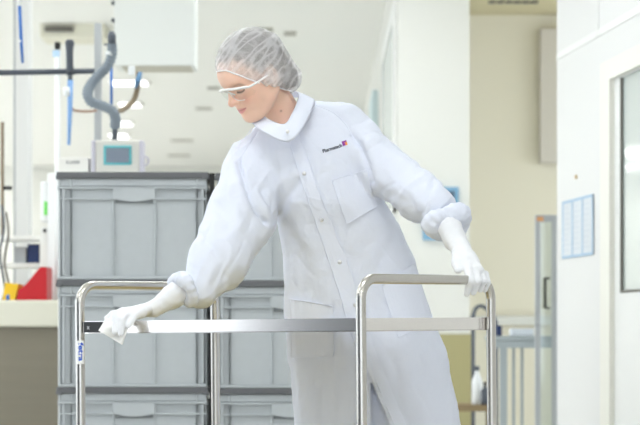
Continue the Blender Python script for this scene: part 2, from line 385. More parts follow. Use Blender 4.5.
# ------------------------------------------------------------------ the person: head and body
HY0 = 6.93
HPSI, HTH, HROLL = math.radians(60), math.radians(36), math.radians(0)
F0 = Vector((-math.sin(HPSI), -math.cos(HPSI), 0)); Zv = Vector((0, 0, 1))
HF = (F0*math.cos(HTH)-Zv*math.sin(HTH)); HU = (Zv*math.cos(HTH)+F0*math.sin(HTH)); HL = HF.cross(HU)
HS = 0.985
HC = W(254.0, 73.5, HY0)
HM = np.array([list(HL), list(HF), list(HU)])          # rows: local axes in world
def h2l(P): return ((P-np.array(HC))@HM.T)/HS
def l2h(q): return Vector(HC)+HS*(HL*q[0]+HF*q[1]+HU*q[2])
NECK_A = np.array(W(272, 96, 7.0)); NECK_B = np.array(W(289, 128, 7.03))
MIR = lambda p: (-p[0], p[1], p[2])
def head_sdf(q):
    """q in head space, metres before HS: x her left, y forward, z up, eye level z=0"""
    ax = np.abs(q[:, 0]); p = np.stack([ax, q[:, 1], q[:, 2]], 1)
    d = sd_ell(p, (0, -0.010, 0.029), (0.076, 0.097, 0.085))
    d = smin(d, sd_ell(p, (0, 0.026, -0.020), (0.064, 0.064, 0.080)), 0.02)
    d = smin(d, sd_ell(p, (0, 0.032, 0.036), (0.062, 0.067, 0.046)), 0.02)         # forehead
    d = smin(d, sd_ell(p, (0, 0.048, -0.066), (0.042, 0.044, 0.042)), 0.03)
    d = smin(d, sd_ell(p, (0, 0.081, -0.092), (0.019, 0.017, 0.0155)), 0.022)      # chin
    d = smin(d, sd_cone(p, (0.052, -0.002, -0.058), (0.020, 0.064, -0.091), 0.014, 0.013), 0.03)   # jaw
    d = smin(d, sd_sph(p, (0.038, 0.056, -0.032), 0.026), 0.03)                    # cheek
    d = smin(d, sd_cone(p, (0.012, 0.084, 0.020), (0.044, 0.066, 0.018), 0.010, 0.009), 0.016)     # brow
    d = smax(d, -sd_ell(p, (0.033, 0.092, 0.001), (0.019, 0.016, 0.0125)), 0.012)  # socket
    d = smin(d, sd_sph(p, (0.033, 0.0680, 0.0), 0.0140), 0.003)                    # lid over eyeball
    d = smin(d, sd_cone(p, (0, 0.084, 0.012), (0, 0.108, -0.027), 0.0066, 0.0086), 0.010)          # nose bridge
    d = smin(d, sd_sph(p, (0, 0.1095, -0.0300), 0.0096), 0.006)
    d = smin(d, sd_sph(p, (0.0110, 0.0985, -0.0335), 0.0070), 0.006)               # wings
    d = smax(d, -sd_sph(p, (0.0056, 0.1035, -0.0420), 0.0034), 0.003)              # nostrils
    d = smin(d, sd_ell(p, (0, 0.083, -0.060), (0.023, 0.014, 0.016)), 0.012)       # mouth mound
    d = smin(d, sd_chain(p, [(0, 0.0955, -0.0555), (0.010, 0.0945, -0.0552), (0.0270, 0.0800, -0.0572)], [0.0040, 0.0040, 0.0018]), 0.004)
    d = smin(d, sd_chain(p, [(0, 0.0940, -0.0660), (0.010, 0.0930, -0.0655), (0.0262, 0.0800, -0.0590)], [0.0050, 0.0046, 0.0018]), 0.004)
    d = smax(d, -sd_chain(p, [(0, 0.1005, -0.0610), (0.011, 0.0975, -0.0602), (0.0290, 0.0815, -0.0572)], [0.0013, 0.0013, 0.0012]), 0.0025)
    d = smax(d, -sd_cone(p, (0, 0.099, -0.046), (0, 0.097, -0.0515), 0.0022, 0.0030), 0.004)  # philtrum
    d = smin(d, sd_ell(p, (0.073, -0.010, -0.016), (0.007, 0.018, 0.030)), 0.008)  # ear
    return d
def body_sdf(P):
    q = h2l(P)
    d = head_sdf(q)*HS
    d = smin(d, sd_cone(P, NECK_A, NECK_B, 0.0500, 0.0560), 0.022)
    # throat muscle and shoulders below the collar
    t = sd_cone(P, NECK_B, W(300, 175, 7.06), 0.052, 0.085)
    t = smin(t, sd_chain(P, [W(262, 165, 7.02), W(300, 150, 7.05), W(344, 140, 7.06)], [0.05, 0.055, 0.05]), 0.05)
    t = smin(t, sd_cone(P, W(312, 190, 7.08), W(345, 290, 7.14), 0.105, 0.095), 0.05)
    return smin(d, t, 0.03)
def skin_colors(V):
    q = h2l(V); x = q[:, 0]; ax = np.abs(x); y, z = q[:, 1], q[:, 2]
    base = np.tile(np.array([[0.88, 0.585, 0.46]]), (len(V), 1))
    def blend(w, c):
        nonlocal base
        w = np.clip(w, 0, 1)[:, None]; base = base*(1-w)+np.array([c])*w
    blend(0.45*np.exp(-(((ax-0.046)/0.02)**2+((z+0.034)/0.018)**2))*(y > 0.02), (0.80, 0.36, 0.28))   # cheeks
    blend(0.35*np.exp(-((x/0.012)**2+((z+0.034)/0.012)**2))*(y > 0.09), (0.80, 0.38, 0.32))          # nose tip
    lipw = 0.0290
    up = -0.0530-0.0035*(ax/lipw)**2-0.0012*np.exp(-(x/0.004)**2); lo = -0.0710+0.0130*(ax/lipw)**2
    m = (np.clip((z-lo)/0.002, 0, 1)*np.clip((up-z)/0.002, 0, 1)*np.clip((lipw-ax)/0.003, 0, 1)*(y > 0.06))
    blend(0.85*m, (0.74, 0.30, 0.30))
    blend(0.7*m*np.exp(-((z+0.0605-0.0035*(ax/lipw)**2)/0.0014)**2), (0.30, 0.09, 0.09))
    ez = -0.0090-0.0030*(1-((ax-0.034)/0.0155)**2)                                                # lash line
    blend(0.95*np.exp(-((z-ez)/0.0024)**2)*(np.abs(ax-0.0345) < 0.0165)*(y > 0.05), (0.045, 0.025, 0.02))
    blend(0.25*np.exp(-(((ax-0.032)/0.016)**2+((z-0.001)/0.007)**2))*(y > 0.05), (0.55, 0.30, 0.24))
    bz = 0.0085+0.004*np.clip((ax-0.015)/0.02, 0, 1)-0.010*np.clip((ax-0.04)/0.015, 0, 1)**2        # eyebrow
    blend(0.28*np.exp(-((z-bz)/0.0032)**2)*np.clip((ax-0.011)/0.004, 0, 1)*np.clip((0.054-ax)/0.006, 0, 1)*(y > 0.04), (0.20, 0.11, 0.07))
    px = toPx(V)                                                                                   # the small mole on the neck
    blend(0.8*np.exp(-(np.linalg.norm(V-np.array(MOLE), axis=1)/0.0028)**2), (0.22, 0.10, 0.06))
    return base
MOLE = W(277, 111, 6.955)
M_skin = mat('skin', (0.8, 0.52, 0.4), rough=0.45, spec=0.35, sss=0.15, attr='tint')
V, Q = polygonize(body_sdf, (-0.32, 6.70, 0.92), (0.22, 7.34, 1.74), 0.0026)
V = relax(V, Q, 1, 0.35)
# put the mole on the skin: nearest surface point along the line of sight
bvh_body = BVHTree.FromPolygons(V.tolist(), Q.tolist())
person = np_mesh('person', V, Q, M_skin, colors=None)
def ray(bvh, px, py):
    o = Vector((0, 0, ZC)); d = (W(px, py, 7.0)-o).normalized()
    return bvh.ray_cast(o, d)
h = ray(bvh_body, 281, 111)
if h[0]: MOLE = h[0]
cl = skin_colors(V)
ca = person.data.color_attributes.new('tint', 'FLOAT_COLOR', 'POINT')
ca.data.foreach_set('color', np.concatenate([cl, np.ones((len(cl), 1))], 1).astype(np.float32).ravel())
tag(person, 'woman in a white cleanroom coat and hair net leaning over the steel trolley, looking down', 'person')

# hair: a cap of hair with a low bun, under the net
def cap_base(q, off):
    d = sd_ell(q, (0, -0.010, 0.029), (0.079+off, 0.100+off, 0.089+off))
    d = smin(d, sd_ell(q, (0, -0.060, -0.030), (0.056+off, 0.048+off, 0.040+off)), 0.03)
    return smin(d, sd_ell(q, (0.0, -0.080, -0.072), (0.036+off, 0.032+off, 0.030+off)), 0.025)   # the bun
def hair_sdf(P):
    q = h2l(P)
    d = cap_base(q, 0.000)
    st = 0.0016*np.sin(q[:, 0]*40+q[:, 1]*260+q[:, 2]*190+4*vnoise(q*14))+0.0012*vnoise(q*90)
    d = d+st
    # front hairline plane, slanting from the forehead down to the ear
    a = q[:, 1]*0.80+(-q[:, 2])*0.60-0.012
    d = smax(d, a, 0.008)
    d = smax(d, -q[:, 2]-0.108, 0.01)
    return d*HS
M_hair = mat('hair', (0.115, 0.068, 0.048), rough=0.5, noise=((160, 160, 160), 0.6))
V, Q = polygonize(hair_sdf, Vector(HC)-Vector((0.17, 0.17, 0.17)), Vector(HC)+Vector((0.17, 0.17, 0.17)), 0.0028)
np_mesh('hair', V, Q, M_hair, person)

# hair net: a thin open film with an elastic edge
def net_sdf(P):
    q = h2l(P)
    d = cap_base(q, 0.0085)
    d = smin(d, sd_ell(np.stack([np.abs(q[:, 0]), q[:, 1], q[:, 2]], 1), (0.074, -0.012, -0.016), (0.016, 0.028, 0.038)), 0.02)
    # gathers that run from the crown to the edge, plus crumple
    ang = np.arctan2(q[:, 0], q[:, 1]+0.02)
    d = d+0.0012*np.sin(ang*26+3*vnoise(q*18))*np.clip((0.09-q[:, 2])/0.06, 0.15, 1)+0.0030*vnoise(q*38)+0.0014*vnoise(q*95)
    return d*HS
V, Q = polygonize(net_sdf, Vector(HC)-Vector((0.19, 0.19, 0.19)), Vector(HC)+Vector((0.19, 0.19, 0.19)), 0.0030)
V = relax(V, Q, 1, 0.4)
q = h2l(V)
def net_edge(q):
    x, y, z = np.abs(q[:, 0]), q[:, 1], q[:, 2]
    front = y*0.80-z*0.60-0.033-0.22*np.maximum(x-0.035, 0)             # across the forehead
    low = -z-0.062-1.0*np.clip(-(y+0.02), 0, 0.055)                    # below the ears to the nape
    return np.maximum(front, low)
e = net_edge(q)
keep = (e[Q] < 0).all(1)
bm = bmesh.new()
vs_ = [bm.verts.new(v) for v in V.tolist()]
for f in Q[keep].tolist():
    try: bm.faces.new([vs_[k] for k in f])
    except ValueError: pass
bmesh.ops.delete(bm, geom=[v for v in bm.verts if not v.link_faces], context='VERTS')
be = [ed for ed in bm.edges if ed.is_boundary]
adj = {}
for ed in be:
    a, b = ed.verts; adj.setdefault(a, []).append(b); adj.setdefault(b, []).append(a)
best = []; seen = set()
for st in adj:
    if st in seen: continue
    loop = [st]; seen.add(st); cur = st
    while True:
        nx = [v for v in adj[cur] if v not in seen]
        if not nx: break
        cur = nx[0]; seen.add(cur); loop.append(cur)
    if len(loop) > len(best): best = loop
lp = np.array([list(v.co) for v in best])
for _ in range(10): lp = 0.5*lp+0.25*(np.roll(lp, 1, 0)+np.roll(lp, -1, 0))
for v, c in zip(best, lp): v.co = c
for f in bm.faces: f.smooth = True
me = bpy.data.meshes.new('hair_net'); bm.to_mesh(me); bm.free()
def film_material():
    m = bpy.data.materials.new('hair_net_film'); m.use_nodes = True; nt = m.node_tree; nt.nodes.clear()
    N = nt.nodes.new; out = N('ShaderNodeOutputMaterial'); tc = N('ShaderNodeTexCoord')
    def crease(scale, rot, lo, hi, det=2):
        mr_ = N('ShaderNodeMapping'); mr_.inputs['Rotation'].default_value = rot; mp = N('ShaderNodeMapping'); mp.inputs['Scale'].default_value = scale
        n = N('ShaderNodeTexNoise'); n.inputs['Scale'].default_value = 1; n.inputs['Detail'].default_value = det
        a = N('ShaderNodeMath'); a.operation = 'SUBTRACT'; a.inputs[1].default_value = 0.5
        b = N('ShaderNodeMath'); b.operation = 'ABSOLUTE'
        r = N('ShaderNodeMapRange'); r.inputs['From Min'].default_value = lo; r.inputs['From Max'].default_value = hi
        r.inputs['To Min'].default_value = 1; r.inputs['To Max'].default_value = 0
        nt.links.new(tc.outputs['Object'], mr_.inputs['Vector']); nt.links.new(mr_.outputs['Vector'], mp.inputs['Vector']); nt.links.new(mp.outputs['Vector'], n.inputs['Vector'])
        nt.links.new(n.outputs['Fac'], a.inputs[0]); nt.links.new(a.outputs[0], b.inputs[0]); nt.links.new(b.outputs[0], r.inputs['Value'])
        return r.outputs['Result']
    c1 = crease((8, 14, 40), (0.0, 0.85, 0.0), 0.0, 0.10, 1)
    c2 = crease((12, 26, 30), (0.3, -0.55, 0.3), 0.0, 0.05, 1)
    c3 = crease((150, 150, 150), (0, 0, 0), 0.0, 0.16)
    wk = N('ShaderNodeMath'); wk.operation = 'MULTIPLY'; nt.links.new(c2, wk.inputs[0]); wk.inputs[1].default_value = 0.45
    mx = N('ShaderNodeMath'); mx.operation = 'MAXIMUM'; nt.links.new(c1, mx.inputs[0]); nt.links.new(wk.outputs[0], mx.inputs[1])
    m2 = N('ShaderNodeMath'); m2.operation = 'MULTIPLY_ADD'; nt.links.new(c3, m2.inputs[0]); m2.inputs[1].default_value = 0.32; nt.links.new(mx.outputs[0], m2.inputs[2])
    fr = N('ShaderNodeMapRange'); fr.inputs['To Min'].default_value = 0.40; fr.inputs['To Max'].default_value = 0.74
    nt.links.new(m2.outputs[0], fr.inputs['Value'])
    tr = N('ShaderNodeBsdfTransparent'); df = N('ShaderNodeBsdfDiffuse'); tl = N('ShaderNodeBsdfTranslucent'); ad = N('ShaderNodeMixShader'); ad.inputs['Fac'].default_value = 0.3
    df.inputs['Color'].default_value = (0.9, 0.9, 0.92, 1); tl.inputs['Color'].default_value = (0.9, 0.9, 0.92, 1)
    nt.links.new(df.outputs[0], ad.inputs[1]); nt.links.new(tl.outputs[0], ad.inputs[2])
    mix = N('ShaderNodeMixShader'); nt.links.new(fr.outputs['Result'], mix.inputs['Fac'])
    nt.links.new(tr.outputs[0], mix.inputs[1]); nt.links.new(ad.outputs[0], mix.inputs[2]); nt.links.new(mix.outputs[0], out.inputs['Surface'])
    return m
me.materials.append(film_material())
net = link(bpy.data.objects.new('hair_net', me), person)
M_elastic = mat('white_elastic', (0.86, 0.86, 0.88), rough=0.8)
mb = MB(); lpv = [Vector(c) for c in lp[::2]]; mb.tube(lpv+[lpv[0]], 0.0022, n=8, caps=False)
mb.build('elastic_edge', M_elastic, net)

# safety glasses: white brow bar with temples, clear lenses
M_frame = mat('white_plastic', (0.85, 0.85, 0.86), rough=0.35)
def lens_material():
    m = bpy.data.materials.new('clear_lens'); m.use_nodes = True; nt = m.node_tree; nt.nodes.clear(); N = nt.nodes.new
    out = N('ShaderNodeOutputMaterial'); tr = N('ShaderNodeBsdfTransparent'); gl = N('ShaderNodeBsdfGlossy'); gl.inputs['Roughness'].default_value = 0.05
    tr.inputs['Color'].default_value = (0.95, 0.96, 0.95, 1)
    mx = N('ShaderNodeMixShader'); mx.inputs['Fac'].default_value = 0.05; nt.links.new(tr.outputs[0], mx.inputs[1]); nt.links.new(gl.outputs[0], mx.inputs[2])
    nt.links.new(mx.outputs[0], out.inputs['Surface']); return m
brow = []
for k in range(-12, 13):
    x = k/12*0.072; brow.append((x, 0.110-0.042*(abs(x)/0.072)**2.4, 0.016-0.022*(abs(x)/0.072)**2))
pts = [(-0.085, -0.008, -0.010), (-0.083, 0.03, -0.008)]+brow+[(0.083, 0.03, -0.008), (0.085, -0.008, -0.010)]
pts = [l2h(p) for p in pts]
mb = MB()
P_ = spline(pts, 3)
mb.tube(P_, 0, n=8, radii=[0.0024+0.0016*min(1, min(i, len(P_)-1-i)/10) for i in range(len(P_))])
glasses = mb.build('safety_glasses', M_frame, person)
verts = []; faces = []; nr = 9
for k, b in enumerate(brow):
    for r in range(nr):
        t = r/(nr-1); x, y, z = b
        drop = 0.043*(1-0.75*math.exp(-(x/0.011)**2))*(1-max(0, (abs(x)-0.05)/0.03)**2)
        verts.append(l2h((x, y-0.010*t*t, z-drop*t)))
for k in range(len(brow)-1):
    for r in range(nr-1): faces.append((k*nr+r, (k+1)*nr+r, (k+1)*nr+r+1, k*nr+r+1))
mesh_obj('lens', verts, faces, lens_material(), glasses, smooth=True)
mb = MB(); mb.tube([verts[k*nr+nr-1] for k in range(5, len(brow)-5)], 0.0010, n=6); mb.build('lens_rim', M_frame, glasses)
mb = MB()
for s in (1, -1): mb.tube(spline([l2h((s*0.004, 0.103, 0.006)), l2h((s*0.010, 0.098, -0.004)), l2h((s*0.0135, 0.092, -0.013))], 4), 0.0022, n=6)
mb.build('nose_pads', M_frame, glasses)
# ------------------------------------------------------------------ the coat
def coat_white(name, col, **k):
    return mat(name, col, rough=0.85, spec=0.15, **k)
M_coat = coat_white('coat_fabric', (0.765, 0.80, 0.91), bump=((95, 95, 70), 0.28, 0.0028))
M_trim = coat_white('coat_trim', (0.80, 0.835, 0.95), bump=((900, 900, 900), 0.08, 0.0005))
M_glove = mat('white_glove', (0.84, 0.85, 0.885), rough=0.75, spec=0.2, bump=((700, 700, 700), 0.10, 0.0006))
M_cloth = mat('white_wipe', (0.90, 0.90, 0.885), rough=0.9, spec=0.1, bump=((1200, 1200, 1200), 0.2, 0.0004))
M_snap = mat('white_snap', (0.80, 0.80, 0.82), rough=0.3)

RINGS = [  # row, left, right, depth, half thickness
 (108, 282, 326, 7.05, .050), (118, 262, 344, 7.05, .072), (130, 256, 356, 7.04, .090), (150, 256, 366, 7.04, .108),
 (180, 262, 373, 7.05, .122), (205, 270, 386, 7.06, .128), (226, 278, 400, 7.08, .130), (258, 283, 414, 7.10, .134),
 (285, 284.5, 422, 7.11, .142), (318, 285, 433, 7.12, .152), (350, 289, 445, 7.12, .162), (390, 292.5, 454, 7.12, .172),
 (425, 294, 461, 7.12, .180), (480, 294, 470, 7.12, .192), (545, 290, 478, 7.12, .205)]
rz = np.array([float(W(0, r[0], r[3]).z) for r in RINGS])[::-1]
rl = np.array([float(W(r[1], r[0], r[3]).x) for r in RINGS])[::-1]
rr = np.array([float(W(r[2], r[0], r[3]).x) for r in RINGS])[::-1]
ry = np.array([r[3] for r in RINGS])[::-1]; rt = np.array([r[4] for r in RINGS])[::-1]
ZHEM = float(W(0, 545, 7.12).z)
def torso(P):
    z = P[:, 2]
    l, r = np.interp(z, rz, rl), np.interp(z, rz, rr)
    cy, b = np.interp(z, rz, ry), np.interp(z, rz, rt)
    a = (r-l)/2; cx = (r+l)/2
    u = np.abs((P[:, 0]-cx)/a); v = np.abs((P[:, 1]-cy)/b)
    e = 2.3
    k = (u**e+v**e)**(1/e)
    d = (k-1)*np.minimum(a, b)*(0.75+0.25*u/np.maximum(u+v, 1e-6))
    d = np.maximum(d, z-float(W(0, 108, 7.05).z))
    return np.maximum(d, ZHEM-z)
ARM_R = [W(279, 140, 7.03), W(256, 166, 7.02), W(241, 214, 6.95), W(218, 262, 6.86), W(200, 288, 6.82)]
ARM_RR = [S(22, 7), S(29, 7), S(34.5, 7), S(29.5, 6.9), S(19.5, 6.8)]
ARM_L = [W(306, 122, 7.05), W(344, 130, 7.05), W(386, 171, 6.97), W(420, 197, 6.87), W(436, 206, 6.80)]
ARM_LR = [S(22, 7), S(26, 7), S(24, 7), S(24.5, 6.9), S(20, 6.8)]
# flap wedge where the coat parts below the last snap
WEDGE = [(372, 381), (371.5, 480), (412, 480), (389.5, 425)]
def coat_sdf(P):
    d = torso(P)
    ar = sd_chain(P, ARM_R, ARM_RR, 0.015); al = sd_chain(P, ARM_L, ARM_LR, 0.015)
    d = smin(d, ar, 0.022); d = smin(d, al, 0.018)
    # neck hole
    d = smax(d, -sd_cone(P, W(276, 100, 7.0), NECK_B+np.array([0, 0, -0.005]), 0.050, 0.0555), 0.006)
    return d
V, Q = polygonize(coat_sdf, (-0.40, 6.66, ZHEM-0.03), (0.46, 7.38, 1.53), 0.0048)
V = relax(V, Q, 2, 0.5)
N_ = normals(V, Q)
px = toPx(V); front = np.clip(-N_[:, 1]*3, 0, 1)
def fold(line, amp, w, side=None):
    """a soft crease (amp < 0) or ridge (amp > 0) along a polyline given on the picture rows"""
    global disp
    d = seg2(px, None, line); t = np.exp(-(d/w)**2)
    disp += amp*t*front
disp = np.zeros(len(V))
armR = sd_chain(V, ARM_R, ARM_RR); armL = sd_chain(V, ARM_L, ARM_LR); tor = torso(V)
wR = np.clip((tor-armR)/0.03, 0, 1); wL = np.clip((tor-armL)/0.03, 0, 1)
# cloth unevenness: long along the limbs
def rotxz(Vv, a):
    c, s = math.cos(a), math.sin(a); return np.stack([c*Vv[:, 0]+s*Vv[:, 2], Vv[:, 1], -s*Vv[:, 0]+c*Vv[:, 2]], 1)
a1 = rotxz(V, math.radians(-22)); a2 = rotxz(V, math.radians(40)); a0 = rotxz(V, math.radians(-8))
nR = vnoise(a1*np.array([22, 10, 7])+3)*0.0075+vnoise(a1*np.array([46, 30, 22]))*0.0034
nL = vnoise(a2*np.array([8, 10, 24])+9)*0.0060+vnoise(a2*np.array([22, 30, 48]))*0.0030
nT = vnoise(a0*np.array([16, 9, 5])+5)*0.0050+vnoise(V*np.array([34, 30, 22]))*0.0024
low = np.clip((1.02-V[:, 2])/0.25, 0, 1)
disp += nR*wR+nL*wL+nT*(1-np.maximum(wR, wL))*(0.7+0.8*low)
def ridge(P): return np.clip(1-np.abs(vnoise(P))*3.2, 0, 1)**2
disp += vnoise(V*75)*0.0007
disp += (ridge(a1*np.array([17, 12, 6])+2)*0.0036-ridge(a1*np.array([26, 16, 9])+7)*0.0030)*wR
disp += (ridge(a2*np.array([6, 12, 18])+4)*0.0030-ridge(a2*np.array([9, 16, 27])+1)*0.0028)*wL
disp += (ridge(a0*np.array([12, 9, 5])+6)*0.0018-ridge(rotxz(V, math.radians(35))*np.array([19, 12, 8])+8)*0.0016)*(1-np.maximum(wR, wL))
# creases seen in the photo
fold([(300, 182), (282, 203), (270, 222)], -0.006, 5); fold([(292, 170), (270, 196), (262, 215)], 0.004, 5)
fold([(239, 162), (245, 185), (254, 206), (266, 222)], -0.013, 2.4); fold([(231, 162), (237, 186), (247, 208)], 0.006, 5); fold([(262, 190), (272, 208), (276, 222)], -0.006, 3)
fold([(226, 168), (231, 195), (240, 222)], 0.005, 6); fold([(216, 205), (229, 228), (243, 240)], -0.005, 5)
fold([(200, 235), (212, 247), (222, 262), (226, 278)], -0.006, 5); fold([(232, 232), (236, 255), (228, 280)], 0.005, 6)
fold([(195, 262), (212, 272), (222, 290)], 0.004, 5)
fold([(352, 136), (362, 148), (368, 166), (372, 182)], -0.012, 2.4); fold([(366, 140), (374, 160), (380, 180)], 0.005, 5)
fold([(345, 112), (356, 126), (366, 146)], 0.004, 4)
fold([(372, 138), (385, 165), (402, 190)], 0.004, 7); fold([(384, 192), (402, 200), (418, 214)], -0.004, 5)
fold([(434, 180), (426, 196), (423, 214)], -0.007, 3); fold([(440, 184), (432, 200), (430, 216)], 0.004, 3)
fold([(284, 228), (300, 250), (306, 290)], -0.005, 6); fold([(290, 215), (314, 250), (330, 300)], 0.004, 7)
fold([(398, 236), (378, 262), (364, 300)], -0.004, 7); fold([(410, 262), (392, 300), (386, 345)], 0.004, 7)
fold([(330, 345), (322, 385), (324, 425)], -0.004, 7); fold([(400, 350), (412, 390), (424, 425)], 0.004, 8)
fold([(395, 362), (398, 395), (408, 425)], -0.004, 5); fold([(352, 335), (356, 380), (354, 425)], -0.003, 5)
fold([(300, 137), (309, 160), (316, 180)], -0.003, 3)
# raglan seams
fold([(260, 127), (249, 144), (240, 160)], -0.0028, 1.3); fold([(316, 104), (334, 112), (352, 132)], -0.0028, 1.3)
V2 = V+N_*disp[:, None]
# the flap on her left lies over the other one
FLAP = [(329, 258), (345, 310), (357, 345), (372, 383), (389, 425), (408, 470), (425, 545)]
fx = np.interp(px[:, 1], [p[1] for p in FLAP], [p[0] for p in FLAP])
lowm = np.clip((px[:, 1]-300)/50, 0, 1)*front
V2[:, 1] -= lowm*np.where(px[:, 0] > fx, 0.010*np.exp(-np.clip(px[:, 0]-fx, 0, 99)/18), -0.006)
wx = fx-px[:, 0]
inside = (px[:, 0] < fx) & (px[:, 0] > 371.3) & (px[:, 1] > 381) & (front > 0.2)
V2[inside, 1] += 0.045
coat = np_mesh('cleanroom_coat', V2, Q, M_coat, person)
bvh = BVHTree.FromPolygons(V2.tolist(), Q.tolist())
O_ = Vector((0, 0, ZC))
def onto(x, y, off=0.002, tree=None):
    d = (W(x, y, 7.0)-O_).normalized(); h = (tree or bvh).ray_cast(O_, d)
    if h[0] is None: return W(x, y, 7.0)
    return h[0]+h[1]*off if h[1].dot(d) < 0 else h[0]-h[1]*off
def sheet(name, grid, th, material, parent, smooth_it=1):
    """a grid of points on the cloth (rows x cols) turned into a thin raised panel"""
    g = np.array([[list(p) for p in row] for row in grid]); R, C = g.shape[:2]
    for _ in range(smooth_it):
        s = g.copy(); s[1:-1] = 0.5*g[1:-1]+0.25*(g[:-2]+g[2:]); g = s
    back = g.copy(); back[..., 1] += th+0.004
    verts = [tuple(p) for p in g.reshape(-1, 3)]+[tuple(p) for p in back.reshape(-1, 3)]
    n = R*C; faces = []
    for i in range(R-1):
        for j in range(C-1):
            a = i*C+j; faces.append((a, a+C, a+C+1, a+1)); faces.append((n+a, n+a+1, n+a+C+1, n+a+C))
    per = [j for j in range(C)]+[i*C+C-1 for i in range(1, R)]+[(R-1)*C+j for j in range(C-2, -1, -1)]+[i*C for i in range(R-2, 0, -1)]
    for k in range(len(per)):
        a, b = per[k], per[(k+1) % len(per)]; faces.append((a, b, n+b, n+a))
    return mesh_obj(name, verts, faces, material, parent)
def quad_grid(tl, tr, br, bl, nu, nv, off):
    out = []
    for i in range(nv+1):
        t = i/nv; a = np.array(tl)*(1-t)+np.array(bl)*t; b = np.array(tr)*(1-t)+np.array(br)*t
        out.append([onto(*(a*(1-j/nu)+b*j/nu), off) for j in range(nu+1)])
    return out
# front placket
PL = [(287.5, 136), (302.6, 183), (329, 260), (345, 310), (357, 345), (372, 383), (389, 425), (405, 462)]
PR = [(298, 132), (317.7, 190), (346, 258), (361, 305), (374, 347), (389.5, 386), (406, 425), (422, 462)]
rows = []
for i in range(61):
    t = i/60*(len(PL)-1); k = min(int(t), len(PL)-2); u = t-k
    a = np.array(PL[k])*(1-u)+np.array(PL[k+1])*u; b = np.array(PR[k])*(1-u)+np.array(PR[k+1])*u
    if a[1] > 345: a = a+np.array([1.2, 0])
    rows.append([onto(*(a*(1-j/4)+b*j/4), 0.0028) for j in range(5)])
sheet('placket', rows, 0.003, M_trim, coat, 2)
sheet('chest_pocket', quad_grid((331.7, 180.6), (367.0, 169.5), (376.5, 206.6), (346.5, 223.5), 10, 12, 0.0030), 0.003, M_trim, coat, 2)
sheet('hip_pocket', quad_grid((291, 299), (333, 306), (334, 356), (292.5, 358), 10, 12, 0.0030), 0.003, M_trim, coat, 2)
sheet('hip_pocket', quad_grid((382, 286), (413, 264), (431, 321), (398, 338), 10, 12, 0.0030), 0.003, M_trim, coat, 2)
def outline(pts, r=0.0010):
    pl = []
    for (a, b) in zip(pts[:-1], pts[1:]):
        for k in range(10): pl.append((a[0]+(b[0]-a[0])*k/10, a[1]+(b[1]-a[1])*k/10))
    pl.append(pts[-1])
    g = [onto(x, y, 0.0036) for x, y in pl]
    MB().tube(g, r, n=6).build('stitched_edge', M_trim, coat)
outline([(331.7, 180.6), (367.0, 169.5)], 0.0015); outline([(331.7, 180.6), (346.5, 223.5), (376.5, 206.6), (367, 169.5)])
outline([(291, 299), (333, 306)], 0.0015); outline([(291.5, 299), (292.8, 358), (334, 356), (333, 306)])
outline([(382, 286), (413, 264)], 0.0015); outline([(382, 286), (398, 338), (431, 321)])
outline(PL[:5]); outline(PR[:5])
for bx, by in ((304.5, 173.5), (322, 218.6), (339.5, 262), (355, 305)):
    c = onto(bx, by, 0.006)
    mb = MB(); mb.lathe([(0.0001, -0.003), (0.0052, -0.0028), (0.0060, 0.0), (0.0052, 0.003), (0.0001, 0.0032)], c, 14, 'Y'); mb.build('snap', M_snap, coat)
# raised seams
def seam(line, r=0.0016):
    pts = [onto(p[0], p[1], 0.0004) for p in spline([Vector((a, b, 0)) for a, b in line], 8)]
    MB().tube(pts, r, n=6).build('seam', M_trim, coat)
seam([(259.5, 128), (249, 144), (239, 162), (246, 184)]); seam([(316, 105.5), (333, 112.5), (345, 123), (353, 137), (362, 150)])
seam([(252.5, 128), (241, 143), (232, 156)], 0.0012)
# stand collar
def ring_pts(cps, n=10):
    return spline(cps+[cps[0]], n)[:-1]
top = ring_pts([W(261, 114.5, 6.945), W(269, 120, 6.91), W(284, 124.5, 6.885), W(292, 114, 6.905), W(299, 98, 6.97), W(296, 91, 7.05), W(281, 90, 7.09), W(265, 102, 7.05)])
bot = ring_pts([W(252, 123, 6.93), W(262, 131.5, 6.885), W(287, 142, 6.875), W(303, 128, 6.885), W(314.5, 103, 6.99), W(309, 98, 7.09), W(284, 98, 7.14), W(258, 108, 7.07)])
n = len(top); verts = []; faces = []; L_ = 7
c_top = sum(top, Vector())/n; c_bot = sum(bot, Vector())/n
for s in range(L_):
    t = s/(L_-1)
    for i in range(n):
        p = top[i].lerp(bot[i], t); c = c_top.lerp(c_bot, t)
        verts.append(p+(p-c).normalized()*0.0035*math.sin(math.pi*t))
for s in range(L_-1, -1, -1):
    t = s/(L_-1)
    for i in range(n):
        p = top[i].lerp(bot[i], t); c = c_top.lerp(c_bot, t); verts.append(p-(p-c).normalized()*0.0035)
R2 = 2*L_
for s in range(R2-1):
    for i in range(n): faces.append((s*n+i, s*n+(i+1) % n, (s+1)*n+(i+1) % n, (s+1)*n+i))
for i in range(n): faces.append(((R2-1)*n+i, (R2-1)*n+(i+1) % n, (i+1) % n, i))
collar = mesh_obj('collar', verts, faces, M_trim, coat, smooth=True)
mb = MB(); mb.lathe([(0.0001, -0.003), (0.0048, -0.0028), (0.0056, 0.0), (0.0048, 0.003), (0.0001, 0.0032)], W(287.5, 131.5, 6.868), 14, 'Y'); mb.build('snap', M_snap, coat)
